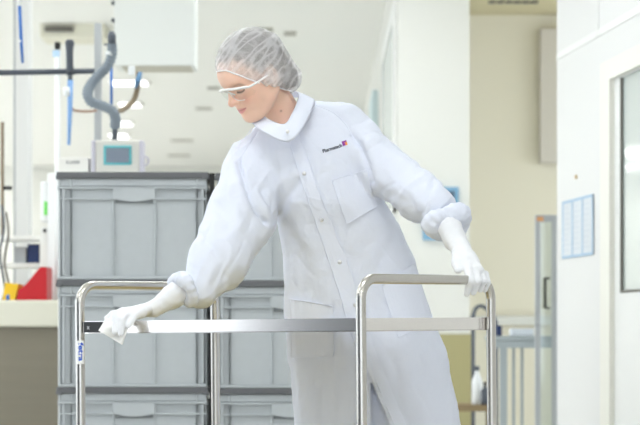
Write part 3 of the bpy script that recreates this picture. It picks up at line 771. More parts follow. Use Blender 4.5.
# gathered elastic cuffs
def cuff(name, c, axis, ra, rb, seed):
    ax = np.array(Vector(axis).normalized()); up = np.array([0, 0, 1.0]); u = np.cross(ax, up); u /= np.linalg.norm(u); v = np.cross(u, ax); c = np.array(c)
    def f(P):
        q = P-c; h = q@ax; x = q@u; y = q@v; r = np.sqrt(x*x+y*y); th = np.arctan2(y, x)
        rip = 0.0012*np.sin(th*17+seed+2.5*vnoise(P*22))+0.0022*vnoise(P*30+seed)+0.0012*vnoise(P*110)
        R = ra*(1+0.12*np.sin(th*2+seed)+0.05*np.sin(th*3+1))
        tor_ = np.sqrt(((r-R)/1.0)**2+(h/1.0)**2)-rb*(1+0.16*np.sin(th*3+seed))
        return tor_+rip
    e = ra+rb*2+0.02
    Vc, Qc = polygonize(f, c-e, c+e, 0.0036); Vc = relax(Vc, Qc, 1, 0.4)
    return np_mesh(name, Vc, Qc, M_coat, coat)
cuff('cuff', W(184, 288.5, 6.80), W(150, 309, 6.76)-W(184, 289, 6.81), S(13.5, 6.8), S(7.0, 6.8), 1.0)
cuff('cuff', W(448, 223, 6.755), W(462, 250, 6.68)-W(448, 223, 6.755), S(15.0, 6.75), S(9.0, 6.75), 2.0)
# chest print: small lettering with a square emblem beside it
M_ink = mat('navy_print', (0.03, 0.035, 0.06), rough=0.7)
M_ink2 = mat('purple_print', (0.30, 0.05, 0.36), rough=0.7)
M_ink3 = mat('orange_print', (0.85, 0.33, 0.05), rough=0.7)
M_ink4 = mat('rose_print', (0.80, 0.22, 0.22), rough=0.7)
ang = math.radians(-18)
def emb(u, v): return (323+u*math.cos(ang)-v*math.sin(ang), 153.0+u*math.sin(ang)+v*math.cos(ang))
def text_mesh(body, size_px, bold=0.0):
    cu = bpy.data.curves.new('t', 'FONT'); cu.body = body; cu.size = 1.0; cu.offset = bold; cu.resolution_u = 3
    o = bpy.data.objects.new('t', cu); COL.objects.link(o); bpy.context.view_layer.update()
    dg = bpy.context.evaluated_depsgraph_get(); me = bpy.data.meshes.new_from_object(o.evaluated_get(dg))
    vs = np.array([v.co[:] for v in me.vertices]); fs = [tuple(p.vertices) for p in me.polygons]
    bpy.data.objects.remove(o); bpy.data.curves.remove(cu); bpy.data.meshes.remove(me)
    return vs[:, :2], fs
def print_on(name, vs, fs, material, off=0.0012):
    return mesh_obj(name, [onto(*emb(*p), off) for p in vs], fs, material, coat)
vs, fs = text_mesh('Pharmatech', 1, 0.03); sc = 20.0/vs[:, 0].max()
print_on('chest_lettering', [(p[0]*sc, -p[1]*sc*1.15) for p in vs], fs, M_ink)
emblem = None
def rect_on(name, u0, v0, u1, v1, material, off=0.0012):
    return print_on(name, [(u0, v0), (u1, v0), (u1, v1), (u0, v1)], [(0, 1, 2, 3)], material, off)
rect_on('emblem', 21.0, -5.0, 23.6, -0.2, M_ink2); rect_on('emblem', 23.6, -5.0, 26.0, -3.4, M_ink2)
rect_on('emblem', 24.3, -3.4, 26.0, -0.2, M_ink3); rect_on('emblem', 23.6, -3.4, 24.3, -0.2, M_ink4)
# trousers seen in the parting and below the hem, shoes
M_trouser = mat('grey_trousers', (0.30, 0.31, 0.33), rough=0.8)
M_shoe = mat('white_shoe', (0.8, 0.8, 0.8), rough=0.5)
def trousers_sdf(P):
    zt = 0.78
    l = sd_chain(P, [W(340, 360, 7.11), W(330, 545, 7.13), (0.01, 7.16, 0.09)], [0.085, 0.075, 0.055])
    r = sd_chain(P, [W(398, 360, 7.115), W(402, 480, 7.09), (0.22, 7.10, 0.09)], [0.088, 0.082, 0.055])
    return np.maximum(np.minimum(l, r), 0.075-P[:, 2])
Vt, Qt = polygonize(trousers_sdf, (-0.15, 6.9, 0.03), (0.40, 7.3, 0.90), 0.008)
np_mesh('trousers', Vt, Qt, M_trouser, person)
for sx, sy, dx in ((0.01, 7.12, -0.05), (0.22, 7.06, -0.03)):
    def shoe_sdf(P, sx=sx, sy=sy, dx=dx):
        d = smin(sd_ell(P, (sx+dx, sy-0.08, 0.035), (0.045, 0.10, 0.036)), sd_ell(P, (sx, sy+0.05, 0.045), (0.038, 0.07, 0.046)), 0.04)
        d = smin(d, sd_cone(P, (sx, sy+0.04, 0.06), (sx, sy+0.04, 0.10), 0.045, 0.045), 0.02)
        return np.maximum(d, 0.001-P[:, 2])
    Vs, Qs = polygonize(shoe_sdf, (sx-0.16, sy-0.26, -0.02), (sx+0.16, sy+0.18, 0.18), 0.006)
    np_mesh('shoe', Vs, Qs, M_shoe, person)
# ------------------------------------------------------------------ gloves
def hand_mesh(name, parts, k, lo, hi, h, ripple=None):
    def f(P):
        d = None
        for pts, rs, kk in parts:
            e = sd_chain(P, [np.array(p) for p in pts], rs, 0.004 if len(pts) > 2 else 0)
            d = e if d is None else smin(d, e, kk)
        if ripple is not None: d = d+ripple(P)
        return d
    Vh, Qh = polygonize(f, lo, hi, h)
    Vh = relax(Vh, Qh, 1, 0.35)
    return np_mesh(name, Vh, Qh, M_glove, person)
def wr(P): return 0.0012*vnoise(P*np.array([60, 60, 60]))+0.0007*vnoise(P*140)
# her right hand: reaching to the shelf corner, fingers bent down over the wipe
s_ = lambda n, Y=6.72: S(n, Y)
WR = W(154, 308.5, 6.775); KN = [W(121, 311.5, 6.755), W(123, 311.5, 6.735), W(125, 312.5, 6.712), W(128.5, 314, 6.690)]
parts = [
 ([W(186, 287, 6.815), W(172, 297, 6.80), WR], [S(13.5, 6.8), S(12.0, 6.8), S(7.8, 6.8)], 0.01),
 ([WR, W(138, 311.5, 6.745)], [S(7.6, 6.8), S(6.3, 6.75)], 0.012),
]
for kx, off in zip(KN, (0, 1, 2, 3)):
    parts.append(([W(146, 310, 6.775-0.012*off), kx], [S(5.2, 6.72), S(3.9, 6.72)], 0.010))
parts += [
 ([KN[0], W(113, 314, 6.748), W(106.5, 318.5, 6.742)], [0.0098, 0.0090, 0.0078], 0.0035),
 ([KN[1], W(113.5, 315, 6.712), W(109.5, 324, 6.678)], [0.0102, 0.0094, 0.0082], 0.0030),
 ([KN[2], W(117, 317, 6.672), W(115, 332, 6.655)], [0.0104, 0.0096, 0.0084], 0.0030),
 ([KN[3], W(122, 319.5, 6.662), W(121, 334, 6.652)], [0.0104, 0.0096, 0.0084], 0.0030),
 ([W(143, 312.5, 6.725), W(134, 316.5, 6.690), W(128.5, 325, 6.664)], [0.0140, 0.0112, 0.0090], 0.006),
]
ga = hand_mesh('glove', parts, 0, (-0.62, 6.60, 0.80), (-0.33, 6.88, 1.01), 0.0026, wr)
# her left hand: closed round the push bar
parts = [
 ([W(449, 226, 6.735), W(455, 240, 6.70), W(461, 249, 6.665)], [S(12.5, 6.7), S(11.5, 6.7), S(9.5, 6.65)], 0.01),
 ([W(461, 249, 6.665), W(470, 262, 6.605)], [S(9.3, 6.65), S(8.8, 6.6)], 0.012),
 ([W(466, 258, 6.62), W(478, 270, 6.575)], [S(8.2, 6.6), S(6.0, 6.6)], 0.012),
 ([W(461, 254, 6.64), W(468.5, 270, 6.560)], [S(8.2, 6.6), S(5.0, 6.6)], 0.010),
 # fingers from index to little finger
 ([W(468.5, 270, 6.560), W(470.5, 281, 6.530), W(466.8, 293.5, 6.545)], [0.0125, 0.0112, 0.0088], 0.003),
 ([W(475, 270.5, 6.565), W(477.5, 281, 6.540), W(473.5, 292.5, 6.552)], [0.0125, 0.0110, 0.0086], 0.003),
 ([W(481, 272, 6.580), W(483.2, 281, 6.562), W(480.5, 289.5, 6.572)], [0.0115, 0.0104, 0.0084], 0.003),
 ([W(485.5, 274.5, 6.605), W(487.2, 282, 6.592), W(485.2, 290, 6.598)], [0.0104, 0.0096, 0.0080], 0.003),
 # thumb on the near side
 ([W(457.5, 254, 6.640), W(456.0, 263, 6.590), W(458.2, 270.5, 6.562)], [0.0150, 0.0118, 0.0092], 0.006),
]
gb = hand_mesh('glove', parts, 0, (0.30, 6.46, 0.90), (0.50, 6.82, 1.16), 0.0026, wr)
# the folded wipe under her right fingers
edgeY = 6.668
c = {}
def cl(x, y, Y): return W(x, y, Y)
R_, C_ = 14, 14; grid = []
for i in range(R_+1):
    v = i/R_
    row = []
    for j in range(C_+1):
        u = j/C_
        # corners: top back, right, bottom, left
        a = np.array((106, 318.0))*(1-u)+np.array((130.8, 321.5))*u
        b = np.array((98.3, 330.5))*(1-u)+np.array((122.2, 345))*u
        p = a*(1-v)+b*v
        Y = 6.672-0.012*math.sin(math.pi*min(v*1.2, 1))*0.4+0.004*math.sin(u*9+v*3)-0.006*v
        if p[1] < 322: Y += (322-p[1])*0.012
        row.append(W(p[0], p[1], Y))
    grid.append(row)
wipe = sheet('cleaning_wipe', grid, 0.001, M_cloth, None, 0)
for f_ in wipe.data.polygons: f_.use_smooth = True
tag(wipe, 'white folded cleaning wipe pressed over the corner edge of the steel shelf', 'cloth')
# ------------------------------------------------------------------ the steel trolley
def steel(name, col, rough, streak=None):
    return mat(name, col, rough=rough, metal=1.0, noise=streak)
M_steel = steel('polished_steel_tube', (0.56, 0.54, 0.51), 0.22)
M_shelf = steel('brushed_steel', (0.84, 0.81, 0.785), 0.18, ((60, 60, 900), 0.06))
M_beech = mat('beech_board', (0.50, 0.41, 0.18), rough=0.5, noise=((3, 40, 3), 0.12))
M_black = mat('black_strip', (0.025, 0.027, 0.03), rough=0.45)
M_rubber = mat('grey_rubber', (0.16, 0.16, 0.17), rough=0.7)
def at(px, Y): return Vector(((px-320)*Y/F, Y, 0))
TC, TL, TR = at(361, 6.20), at(80, 6.82), at(491, 6.615)
TB = TL+TR-TC
e1 = (TL-TC).normalized(); 
TH = ZC+47.5*6.2/F; TS = ZC+7.9*6.2/F; TZ = TS-13.5*6.2/F; TUBE = 0.0128
trolley = empty('trolley', ((TC.x+TB.x)/2, (TC.y+TB.y)/2, 0), 'steel trolley with two bent tube push bars in front of the woman', 'trolley')
def hoop(a, b):
    d = (b-a).normalized(); R = 0.052; pts = [a+Vector((0, 0, 0.13)), a+Vector((0, 0, 0.5))]
    z = TH
    for k in range(0, 11):
        t = k/10*math.pi/2; pts.append(a+d*(R-R*math.cos(t))+Vector((0, 0, z-R+R*math.sin(t))))
    for k in range(0, 11):
        t = (1-k/10)*math.pi/2; pts.append(b-d*(R-R*math.cos(t))+Vector((0, 0, z-R+R*math.sin(t))))
    pts += [b+Vector((0, 0, 0.5)), b+Vector((0, 0, 0.13))]
    return MB().tube(pts, TUBE, n=24).build('push_bar', M_steel, trolley)
hoop(TC, TR); hoop(TL, TB)
def shelf(z0, z1, name):
    dx = (TL-TC).normalized(); dy = (TR-TC).normalized(); m = MB(); i = 0.012
    q = [TC+dx*i+dy*0.0, TL-dx*i, TB-dx*i, TR+dx*i]
    lipw = 0.02
    Zz = Vector((0, 0, 1))
    # plate with folded rim: outer skirt, top plate recessed slightly
    for a, b in ((0, 1), (1, 2), (2, 3), (3, 0)):
        p, r = q[a], q[b]; n = (r-p).cross(Zz).normalized()
        if (q[(a+2) % 4]-p).dot(n) < 0: n = -n
        m.prism([p+Zz*z0, r+Zz*z0, r+Zz*z1, p+Zz*z1], n*0.003)
        m.prism([p+Zz*z0, r+Zz*z0, r+Zz*(z0+0.003), p+Zz*(z0+0.003)], n*lipw)
    o = m.build(name, M_shelf, trolley)
    MB().prism([p+((sum(q, Vector())/4)-p).normalized()*0.006+Zz*(z0+0.010) for p in q], Zz*(z1-z0-0.012)).build('board', M_beech, o)
    return o
shelf(TZ, TS, 'shelf'); shelf(0.27, 0.304, 'shelf')
# dark strip laid on the left end of the front rim, with a small pale mark
dx = (TL-TC).normalized(); dn = Vector((dx.y, -dx.x, 0))
if dn.y > 0: dn = -dn
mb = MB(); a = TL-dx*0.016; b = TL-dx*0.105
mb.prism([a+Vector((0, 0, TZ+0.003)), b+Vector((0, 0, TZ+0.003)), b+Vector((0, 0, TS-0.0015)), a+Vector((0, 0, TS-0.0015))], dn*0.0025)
plate = mb.build('end_strip', M_black, trolley); plate['label'] = 'dark end strip'
M_pale = mat('pale_print', (0.45, 0.46, 0.48), rough=0.6)
mb = MB(); o = TL-dx*0.034+dn*0.0029+Vector((0, 0, (TZ+TS)/2-0.001))
for s in (1, -1):
    u = dx*0.004*s+Vector((0, 0, 0.004)); w_ = (dx*s*-1+Vector((0, 0, 1))).normalized()*0.0012
    mb.prism([o-u-w_, o-u+w_, o+u+w_, o+u-w_], dn*0.0004)
mb.build('strip_mark', M_pale, plate)
# corner sleeves where shelf meets tubes
for p, s1, s2 in ((TC, 1, 1), (TL, -1, 1), (TB, -1, -1), (TR, 1, -1)):
    # castors
    f = MB(); f.tube([p+Vector((0, 0, 0.10)), p+Vector((0, 0, 0.135))], 0.016, n=12)
    for s in (1, -1): f.box((p.x+s*0.022-0.002, p.y-0.03, 0.05), (p.x+s*0.022+0.002, p.y+0.03, 0.115))
    f.box((p.x-0.024, p.y-0.03, 0.110), (p.x+0.024, p.y+0.03, 0.116))
    fk = f.build('castor', M_steel, trolley)
    MB().lathe([(0.02, -0.016), (0.058, -0.016), (0.0625, -0.010), (0.0625, 0.010), (0.058, 0.016), (0.02, 0.016)], (p.x, p.y, 0.0625), 20, 'X').build('wheel', M_rubber, fk)
# sticker wrapped on the near-left tube
M_label = mat('white_sticker', (0.88, 0.88, 0.88), rough=0.4)
M_blue = mat('blue_print', (0.015, 0.10, 0.62), rough=0.5)
zt, zb = W(0, 338, 6.82).z, W(0, 361.5, 6.82).z
r = TUBE+0.0006; ctr = TL
def wrap(aa, z, rr=r): return Vector((ctr.x+rr*math.sin(aa), ctr.y-rr*math.cos(aa), z))
verts = []; faces = []; n = 12; a0, a1 = -0.55, 1.0
for i in range(n+1):
    t = a0+(a1-a0)*i/n; verts += [wrap(t, zb), wrap(t, zt)]
for i in range(n): faces.append((2*i, 2*i+2, 2*i+3, 2*i+1))
st = mesh_obj('sticker', verts, faces, M_label, trolley, smooth=True)
vs, fs = text_mesh('fetra', 1, 0.03); w0, h0 = vs[:, 0].max(), 0.72; sc = 0.050/w0
mesh_obj('sticker_lettering', [wrap(-0.22+p[1]*sc*0.72/r, zt-0.006-p[0]*sc, r+0.0004) for p in vs], [f_[::-1] for f_ in fs], M_blue, st)
# the loaded trolley sits a fraction off level
bpy.context.view_layer.update()
piv = Vector((at(361, 6.2).x, 6.2, TS))
trolley.matrix_world = Matrix.Translation(piv) @ Matrix.Rotation(math.radians(-0.53), 4, Vector((0, 1, 0))) @ Matrix.Translation(-piv) @ trolley.matrix_world
# ------------------------------------------------------------------ crates behind the trolley
M_crate = mat('grey_crate_plastic', (0.455, 0.488, 0.508), rough=0.5, noise=((30, 30, 30), 0.05))
M_lid = mat('dark_grey_lid', (0.12, 0.124, 0.132), rough=0.5)
BY = 9.8; PX = BY/F; BH = 107.5*PX; BW = 150*PX; BD = 0.40
ZTOP = ZC+(HY-172)*PX
def crate_proto():
    root = empty('storage_crate', (0, 0, 0))
    h = BH-6.5*PX; w = BW/2
    m = MB()
    # hollow-looking body: recessed panels between ribs
    m.box((-w+0.012, 0.010, 0.0), (w-0.012, BD-0.018, h), 0.008)
    def rib(x0, x1, z0, z1, d=0.018, y=0.0, bev=0.003): m.box((x0, y, z0), (x1, y+d+0.004, z1), bev)
    def X(p): return (p-57)*PX-w
    def Zr(p): return h-(p-178.5)*PX
    rib(-w+0.004, X(60.2), 0, h); rib(X(205), w-0.004, 0, h)                # outer corners
    rib(X(61.5), X(64.5), Zr(275), Zr(188), 0.02, -0.002)                    # upright strips
    rib(X(201), X(203.5), Zr(275), Zr(188), 0.02, -0.002)
    for p in (70.5, 112.6, 154.2, 196.2): rib(X(p-1.0), X(p+1.0), 0, Zr(188), 0.02)
    for p in (70.5, 196.2): rib(X(p-1.0), X(p+1.0), 0, h, 0.02)
    rib(-w+0.002, w-0.002, Zr(188.8), Zr(186.6), 0.024, -0.006)
    rib(-w+0.002, X(112.6), Zr(199.8), Zr(198), 0.022, -0.003); rib(X(154.2), w-0.002, Zr(199.8), Zr(198), 0.022, -0.003)
    rib(-w+0.002, w-0.002, 0, 0.012, 0.022, -0.003)
    rib(-w+0.002, w-0.002, h-0.03, h, 0.012, 0.004)
    # grip plate with a bowed lower edge
    n = 12; x0, x1 = X(112.6), X(154.2); pts = [Vector((x0, -0.006, Zr(187))), Vector((x1, -0.006, Zr(187)))]
    for k in range(n+1):
        t = k/n; pts.append(Vector((x1+(x0-x1)*t, -0.006, Zr(198.5)-0.012*math.sin(math.pi*t))))
    m.prism(pts, (0, 0.026, 0))
    # ends
    for sx in (-1, 1):
        for yy in (0.10, 0.20, 0.30):
            m.box((sx*w-0.010 if sx > 0 else -w+0.002, yy-0.004, 0), (w-0.002 if sx > 0 else -w+0.010, yy+0.004, h-0.03))
        m.box((w-0.012 if sx > 0 else -w, 0, h-0.045), (w if sx > 0 else -w+0.012, BD, h-0.03))
    b = m.build('body', M_crate, root)
    m = MB(); m.box((X(114.5), 0.002, Zr(203)), (X(152.5), 0.0105, Zr(198)), 0.001)
    m.build('grip_recess_shade', mat('grip_shadow_gap', (0.20, 0.215, 0.225), rough=0.7), root)  # dark slab paints the shadow under the grip plate
    m = MB(); m.box((-w-0.004, -0.008, h), (w+0.004, BD+0.004, BH), 0.004); m.box((-w+0.01, 0.01, h-0.006), (w-0.01, BD-0.01, h+0.002))
    m.box((-w-0.006, -0.011, h-0.004), (-w+0.02, 0.02, h+0.012), 0.003); m.box((w-0.02, -0.011, h-0.004), (w+0.006, 0.02, h+0.012), 0.003)
    m.build('lid', M_lid, root)
    return root
proto = crate_proto(); first = True
def copy_tree(o, parent=None):
    c = o.copy(); COL.objects.link(c); c.parent = parent
    for ch in o.children: copy_tree(ch, c)
    return c
names = {(0, 0): 'grey plastic crate with dark lid, topmost of the stack on the left', (0, 1): 'grey plastic crate, middle of the left stack, seen through the trolley bars', (0, 2): 'grey plastic crate, lowest of the left stack, on its dolly',
         (1, 0): 'grey plastic crate, topmost of the stack mostly hidden behind the woman', (1, 1): 'grey plastic crate, middle of the stack mostly hidden behind the woman', (1, 2): 'grey plastic crate, lowest of the stack mostly hidden behind the woman'}
for s, cpx in ((0, 132.5), (1, 291)):
    for k in range(3):
        o = proto if first else copy_tree(proto); first = False
        o.location = ((cpx-320)*PX, BY, ZTOP-BH*(k+1)+(-0.0 if s == 0 else -0.004))
        tag(o, names[(s, k)], 'crate', 'stacked grey storage crates')
    zb = ZTOP-BH*3-(0 if s == 0 else 0.004); cx = (cpx-320)*PX
    d = empty('crate_dolly', (cx, BY+BD/2, 0), ('grey wheeled dolly under the left crate stack', 'grey wheeled dolly under the crate stack behind the woman')[s], 'dolly')
    m = MB(); m.box((cx-BW/2, BY, zb-0.06), (cx+BW/2, BY+BD, zb-0.001), 0.008); m.build('deck', M_lid, d)
    for ix in (-0.24, 0.24):
        for iy in (0.06, BD-0.06):
            MB().lathe([(0.012, -0.014), (0.050, -0.014), (0.055, -0.008), (0.055, 0.008), (0.050, 0.014), (0.012, 0.014)], (cx+ix, BY+iy, 0.055), 16, 'X').build('wheel', M_rubber, d)
            MB().tube([(cx+ix, BY+iy, 0.06), (cx+ix, BY+iy, zb-0.055)], 0.012).build('castor_stem', M_steel, d)
M_slate = mat('slate_grey', (0.085, 0.098, 0.12), rough=0.5)
M_bk = mat('black_gap_fill', (0.006, 0.006, 0.007), rough=0.6)
m = MB(); a, b = W(209.5, 173, 9.79), W(214.3, 470, 9.79); m.box((a.x, 9.79, 0), (b.x, 9.82, a.z))  # black strip added to paint the dark gap between the stacks
tag(m.build('black_gap_fill', M_bk), 'black strip added to fill the dark gap between the two crate stacks', 'strip')

# ------------------------------------------------------------------ bench and clutter on the left
M_top = mat('cream_worktop', (0.66, 0.645, 0.54), rough=0.5)
M_front = mat('brown_grey_front', (0.205, 0.185, 0.14), rough=0.45, metal=0.2, noise=((2, 2, 30), 0.1))
WY = 12.0
zt_ = W(0, 300, WY).z; zl_ = W(0, 327, WY).z
bench = empty('workbench', (-1.6, WY+0.3, 0), 'long cream workbench with brown-grey front at the left edge', 'workbench')
m = MB(); m.box((-2.6, WY, zl_), (-1.19, WY+0.8, zt_), 0.012); m.build('worktop', M_top, bench)
m = MB(); m.box((-2.6, WY+0.03, 0.0), (-1.20, WY+0.75, zl_)); m.build('front_panel', M_front, bench)
def item(name, label, cat, material, x0, y0, x1, y1, Y, depth, bevel=0.004, rest=None):
    m = MB(); a, b = W(x0, y1, Y), W(x1, y0, Y); z0 = rest if rest is not None else a.z
    m.box((a.x, Y, z0), (b.x, Y+depth, b.z), bevel); o = m.build(name, material)
    return tag(o, label, cat)
YI = 12.04
zr = zt_+0.0005
def pz(x, y): p = W(x, y, YI); return Vector((p.x, YI, max(p.z, zr)))
M_red = mat('red_plastic', (0.50, 0.008, 0.015), rough=0.45); M_yel = mat('yellow_card', (0.80, 0.50, 0.02), rough=0.5)
M_navy = mat('navy_plastic', (0.012, 0.03, 0.11), rough=0.5); M_bl = mat('blue_plastic', (0.015, 0.13, 0.45), rough=0.4)
m = MB(); m.prism([pz(16, 306), pz(46.8, 306), pz(46.8, 267), pz(40, 267), pz(26, 284), pz(18.5, 290)], (0, 0.24, 0))
rf = m.build('file_box', M_red); tag(rf, 'red file box with a sloping top on the cream workbench', 'file box')
m = MB(); m.prism([pz(2.5, 306), pz(15, 306), pz(18.5, 284), pz(5, 282.5)], (0, 0.2, 0)); tag(m.build('card_folder', M_yel), 'yellow card folder leaning beside the red file box', 'folder')
c = W(8, 299, 12.05); m = MB(); m.lathe([(0.001, 0.0), (0.013, 0.0), (0.014, 0.012), (0.012, 0.026), (0.001, 0.030)], (c.x, c.y, zr), 14); tag(m.build('bottle_cap', M_bl), 'small blue cap on the cream worktop in front of the yellow folder', 'cap')
# rack on the bench
M_rack = mat('white_rack', (0.82, 0.83, 0.80), rough=0.5)
rk = empty('bench_rack', (W(15, 300, 12.5).x, 12.5, zt_), 'white two-board rack on the workbench behind the red file box', 'rack')
for y in (235.5, 263):
    m = MB(); pbox(m, -14, y, 41, y+4.5, 12.45, 0.3); m.build('board', M_rack, rk)
for x in (-13, 39.6):
    m = MB(); a = W(x, 0, 12.5); m.box((a.x, 12.5, zt_), (a.x+0.012, 12.7, W(0, 236, 12.45).z)); m.build('upright', M_rack, rk)
zb_ = W(0, 263, 12.45).z
item('storage_tub', 'navy blue box on the lower board of the white rack', 'box', M_navy, 27.5, 244, 39, 263, 12.5, 0.12, 0.004, zb_)
item('storage_tub', 'pale grey box beside the navy box on the white rack', 'box', M_grey, 14, 247, 26, 263, 12.5, 0.12, 0.004, zb_)
for k, (x, top, mm, lab) in enumerate(((1.5, 205, M_slate, 'slate cable loop hanging in front of the white rack at the left edge'), (6, 212, M_dark, 'dark cable hanging in front of the white rack, right of the slate one'))):
    pts = spline([W(x, top, 12.35), W(x+2.5, top+22, 12.33), W(x-1.5, top+50, 12.33), W(x+3.5, 288, 12.33), W(x+1, 300, 12.33)], 6)
    tag(MB().tube(pts, 0.006).build('cable', mm), lab, 'cable')
# white dispenser beside the crates
M_lab_w = mat('white_housing', (0.84, 0.86, 0.86), rough=0.4)
M_green = mat('green_label', (0.16, 0.72, 0.12), rough=0.5)
ds = item('dispenser', 'tall white dispenser with a green label standing beside the crate stack', 'dispenser', M_lab_w, 47.5, 173, 58, 300, 12.34, 0.25, 0.006, zr)
m = MB(); pbox(m, 40.5, 181, 47.6, 222, 12.38, 0.15, 0.01); m.build('tank', M_lab_w, ds)
m = MB(); pbox(m, 40.5, 227, 47.6, 298, 12.38, 0.15, 0.006); m.build('lower_unit', M_rack, ds)
m = MB(); pbox(m, 44.2, 201.5, 47.2, 215, 12.37, 0.012); m.build('green_label', M_green, ds)
m = MB(); c = W(44.5, 230.5, 12.36); m.lathe([(0.001, 0), (0.009, 0), (0.009, 0.02), (0.001, 0.02)], c, 12, 'Y'); m.build('black_knob', M_bk, ds)
# slim white pillar and pipework on the far left
m = MB(); pbox(m, 15.5, -60, 28, 330, 13.2, 0.2); structure(m.build('wall_pillar', M_white)); 
m = MB(); pbox(m, 13.5, -60, 15.4, 330, 13.25, 0.1); structure(m.build('trim_4', M_grey))
M_pipe = mat('brown_pipe', (0.22, 0.17, 0.11), rough=0.5)
pp = [W(2, 125, 13.2), W(2.5, 150, 13.2), W(4, 175, 13.2), W(3, 232, 13.2)]
tag(MB().tube([W(2.4, 122, 12.6), W(2.4, 236, 12.6)], 0.009).build('pipe', M_pipe), 'thin brown upright pipe at the far left edge above the white rack', 'pipe')
m = MB(); m.tube([W(3, 188, 12.6), W(12, 188, 12.6)], 0.010); tag(m.build('pipe_valve', M_bk), 'short black valve sticking out of the brown pipe', 'valve')
m = MB(); pbox(m, 34, 128, 39, 133, 13.9, 0.02); 
# ------------------------------------------------------------------ machine behind the crates: housing, pole, panel, hoses
MY = 11.0
zm = ZTOP-0.03
m = MB(); m.box((W(58, 0, 10.7).x, 10.7, 0), (W(206, 0, 10.7).x, 11.5, zm), 0.01)
tag(m.build('machine_housing', M_lab_w), 'white machine housing standing behind the left crate stack', 'machine')
M_alu = mat('aluminium', (0.50, 0.52, 0.53), rough=0.4, metal=0.3)
m = MB(); a, b = W(94.2, 23, 11.2), W(101, 23, 11.2)
m.box((a.x, 11.2, zm), (b.x, 11.24, a.z), 0.003); m.box((a.x+0.010, 11.194, zm), (b.x-0.010, 11.2, a.z))
tag(m.build('support_pole', M_alu), 'slim aluminium pole rising behind the touch panel', 'pole')
m = MB(); p0, p1 = W(-260, 77.5, 11.15), W(94.5, 71, 11.15)
m.tube([p0, p1], 0.0125, n=16); m.tube([W(66, 71.7, 11.15), W(74.5, 71.5, 11.15)], 0.016, n=16)
m.tube([p0, Vector((p0.x, p0.y, CEIL))], 0.0125, n=12)
tag(m.build('boom', M_slate), 'dark grey horizontal boom running from the left edge to the pole', 'boom')
# upright hose end on the boom with a blue hose below
hz = MB(); hz.tube(spline([W(70, 40, 11.1), W(69.5, 50, 11.1), W(70, 72, 11.12)], 5), 0, n=14, radii=[0.013, 0.018, 0.021, 0.020, 0.018, 0.017, 0.016, 0.016, 0.016, 0.017, 0.018])
ho = hz.build('hose_end', M_slate); tag(ho, 'dark grey hose end standing up from the boom with a blue hose below', 'hose')
MB().tube([W(70.3, 80, 11.12), W(70, 110, 11.12), W(68.8, 145, 11.12)], 0, n=12, radii=[0.013, 0.011, 0.007]).build('blue_hose', mat('pale_blue_hose', (0.24, 0.42, 0.74), rough=0.5), ho)
MB().tube([W(70, 72, 11.12), W(70.2, 82, 11.12)], 0.011, n=12).build('coupling', M_slate, ho)
MB().lathe([(0.001, 0), (0.014, 0.0), (0.016, 0.02), (0.014, 0.04), (0.001, 0.04)], W(66.5, 96, 11.1), 12).build('white_clip', M_lab_w, ho)
wt = MB().tube([Vector((W(57.5, 172, 12.1).x, 12.1, zr)), W(57.5, 52, 12.1)], 0.013, n=14).build('white_tube', M_lab_w); tag(wt, 'white upright tube with a black cap standing on the workbench', 'tube')
m = MB(); pbox(m, 54.6, 42, 60, 49, 12.085, 0.03, 0.002); m.build('black_cap', M_bk, wt)
m = MB(); pbox(m, 52.5, 50, 59.5, 56.5, 12.085, 0.03, 0.004); m.build('blue_clip', mat('light_blue_clip', (0.45, 0.62, 0.80), rough=0.5), wt)
# corrugated hose
cps = [W(111.8, 44, 11.05), W(112, 54, 11.05), W(107.5, 66, 11.05), (W(98, 76, 11.05)), W(90.5, 85, 11.03), W(87.5, 94, 11.0), W(91.5, 102, 11.0), W(103, 106, 11.0), W(112.5, 111, 11.0), W(115.5, 119, 11.02), W(115.2, 126, 11.05)]
pts = spline(cps, 16); rad = [0.0218+0.0024*math.sin(i*1.35) for i in range(len(pts))]
hs = MB().tube(pts, 0, n=18, radii=rad).build('corrugated_hose', mat('blue_grey_hose', (0.22, 0.26, 0.30), rough=0.45)); tag(hs, 'grey corrugated hose curving in an S above the touch panel', 'hose')
MB().tube([W(111.5, 31.5, 11.05), W(111.8, 36, 11.05), W(111.8, 46, 11.05)], 0, n=16, radii=[0.012, 0.0185, 0.0175]).build('upper_connector', M_slate, hs)
MB().tube([W(110.6, 52, 11.05), W(110.1, 55.5, 11.05)], 0.0225, n=16).build('white_ring', M_lab_w, hs)
MB().tube([W(115.2, 124, 11.05), W(114.6, 140, 11.05)], 0.0125, n=14).build('lower_connector', M_slate, hs)
MB().tube([W(116.5, 120.5, 11.05), W(116, 123.5, 11.05)], 0.019, n=14).build('white_ring', M_lab_w, hs)
m = MB(); m.tube([W(104, 44.5, 11.05), W(111, 44.5, 11.05)], 0.004); m.build('lug', M_slate, hs)
bh = MB().tube(spline([W(138.5, 72, 11.3), W(137.5, 88, 11.3), W(133, 101, 11.3), W(124, 109, 11.25), W(116, 112, 11.15)], 8), 0.012, n=12).build('brown_hose', M_pipe); tag(bh, 'brown hose curving down to the corrugated hose from the blue fitting', 'hose')
m = MB(); m.tube([W(140.5, 72, 11.28), W(138, 80, 11.28), W(135.5, 88, 11.28)], 0, n=12, radii=[0.009, 0.013, 0.006]); m.build('blue_fitting', mat('steel_blue', (0.12, 0.25, 0.42), rough=0.5), bh)
m = MB(); pbox(m, 128, 66, 134.5, 75, 11.3, 0.03, 0.004); m.build('white_fitting', M_lab_w, bh)
tag(MB().tube(spline([W(71, 107, 11.15), W(75, 110.5, 11.15), W(86, 111.5, 11.15), W(97, 110.5, 11.15)], 6), 0.006, n=8).build('thin_pipe', mat('red_brown_pipe', (0.40, 0.27, 0.20), rough=0.5)), 'thin reddish brown pipe between the blue hose and the corrugated hose', 'pipe')
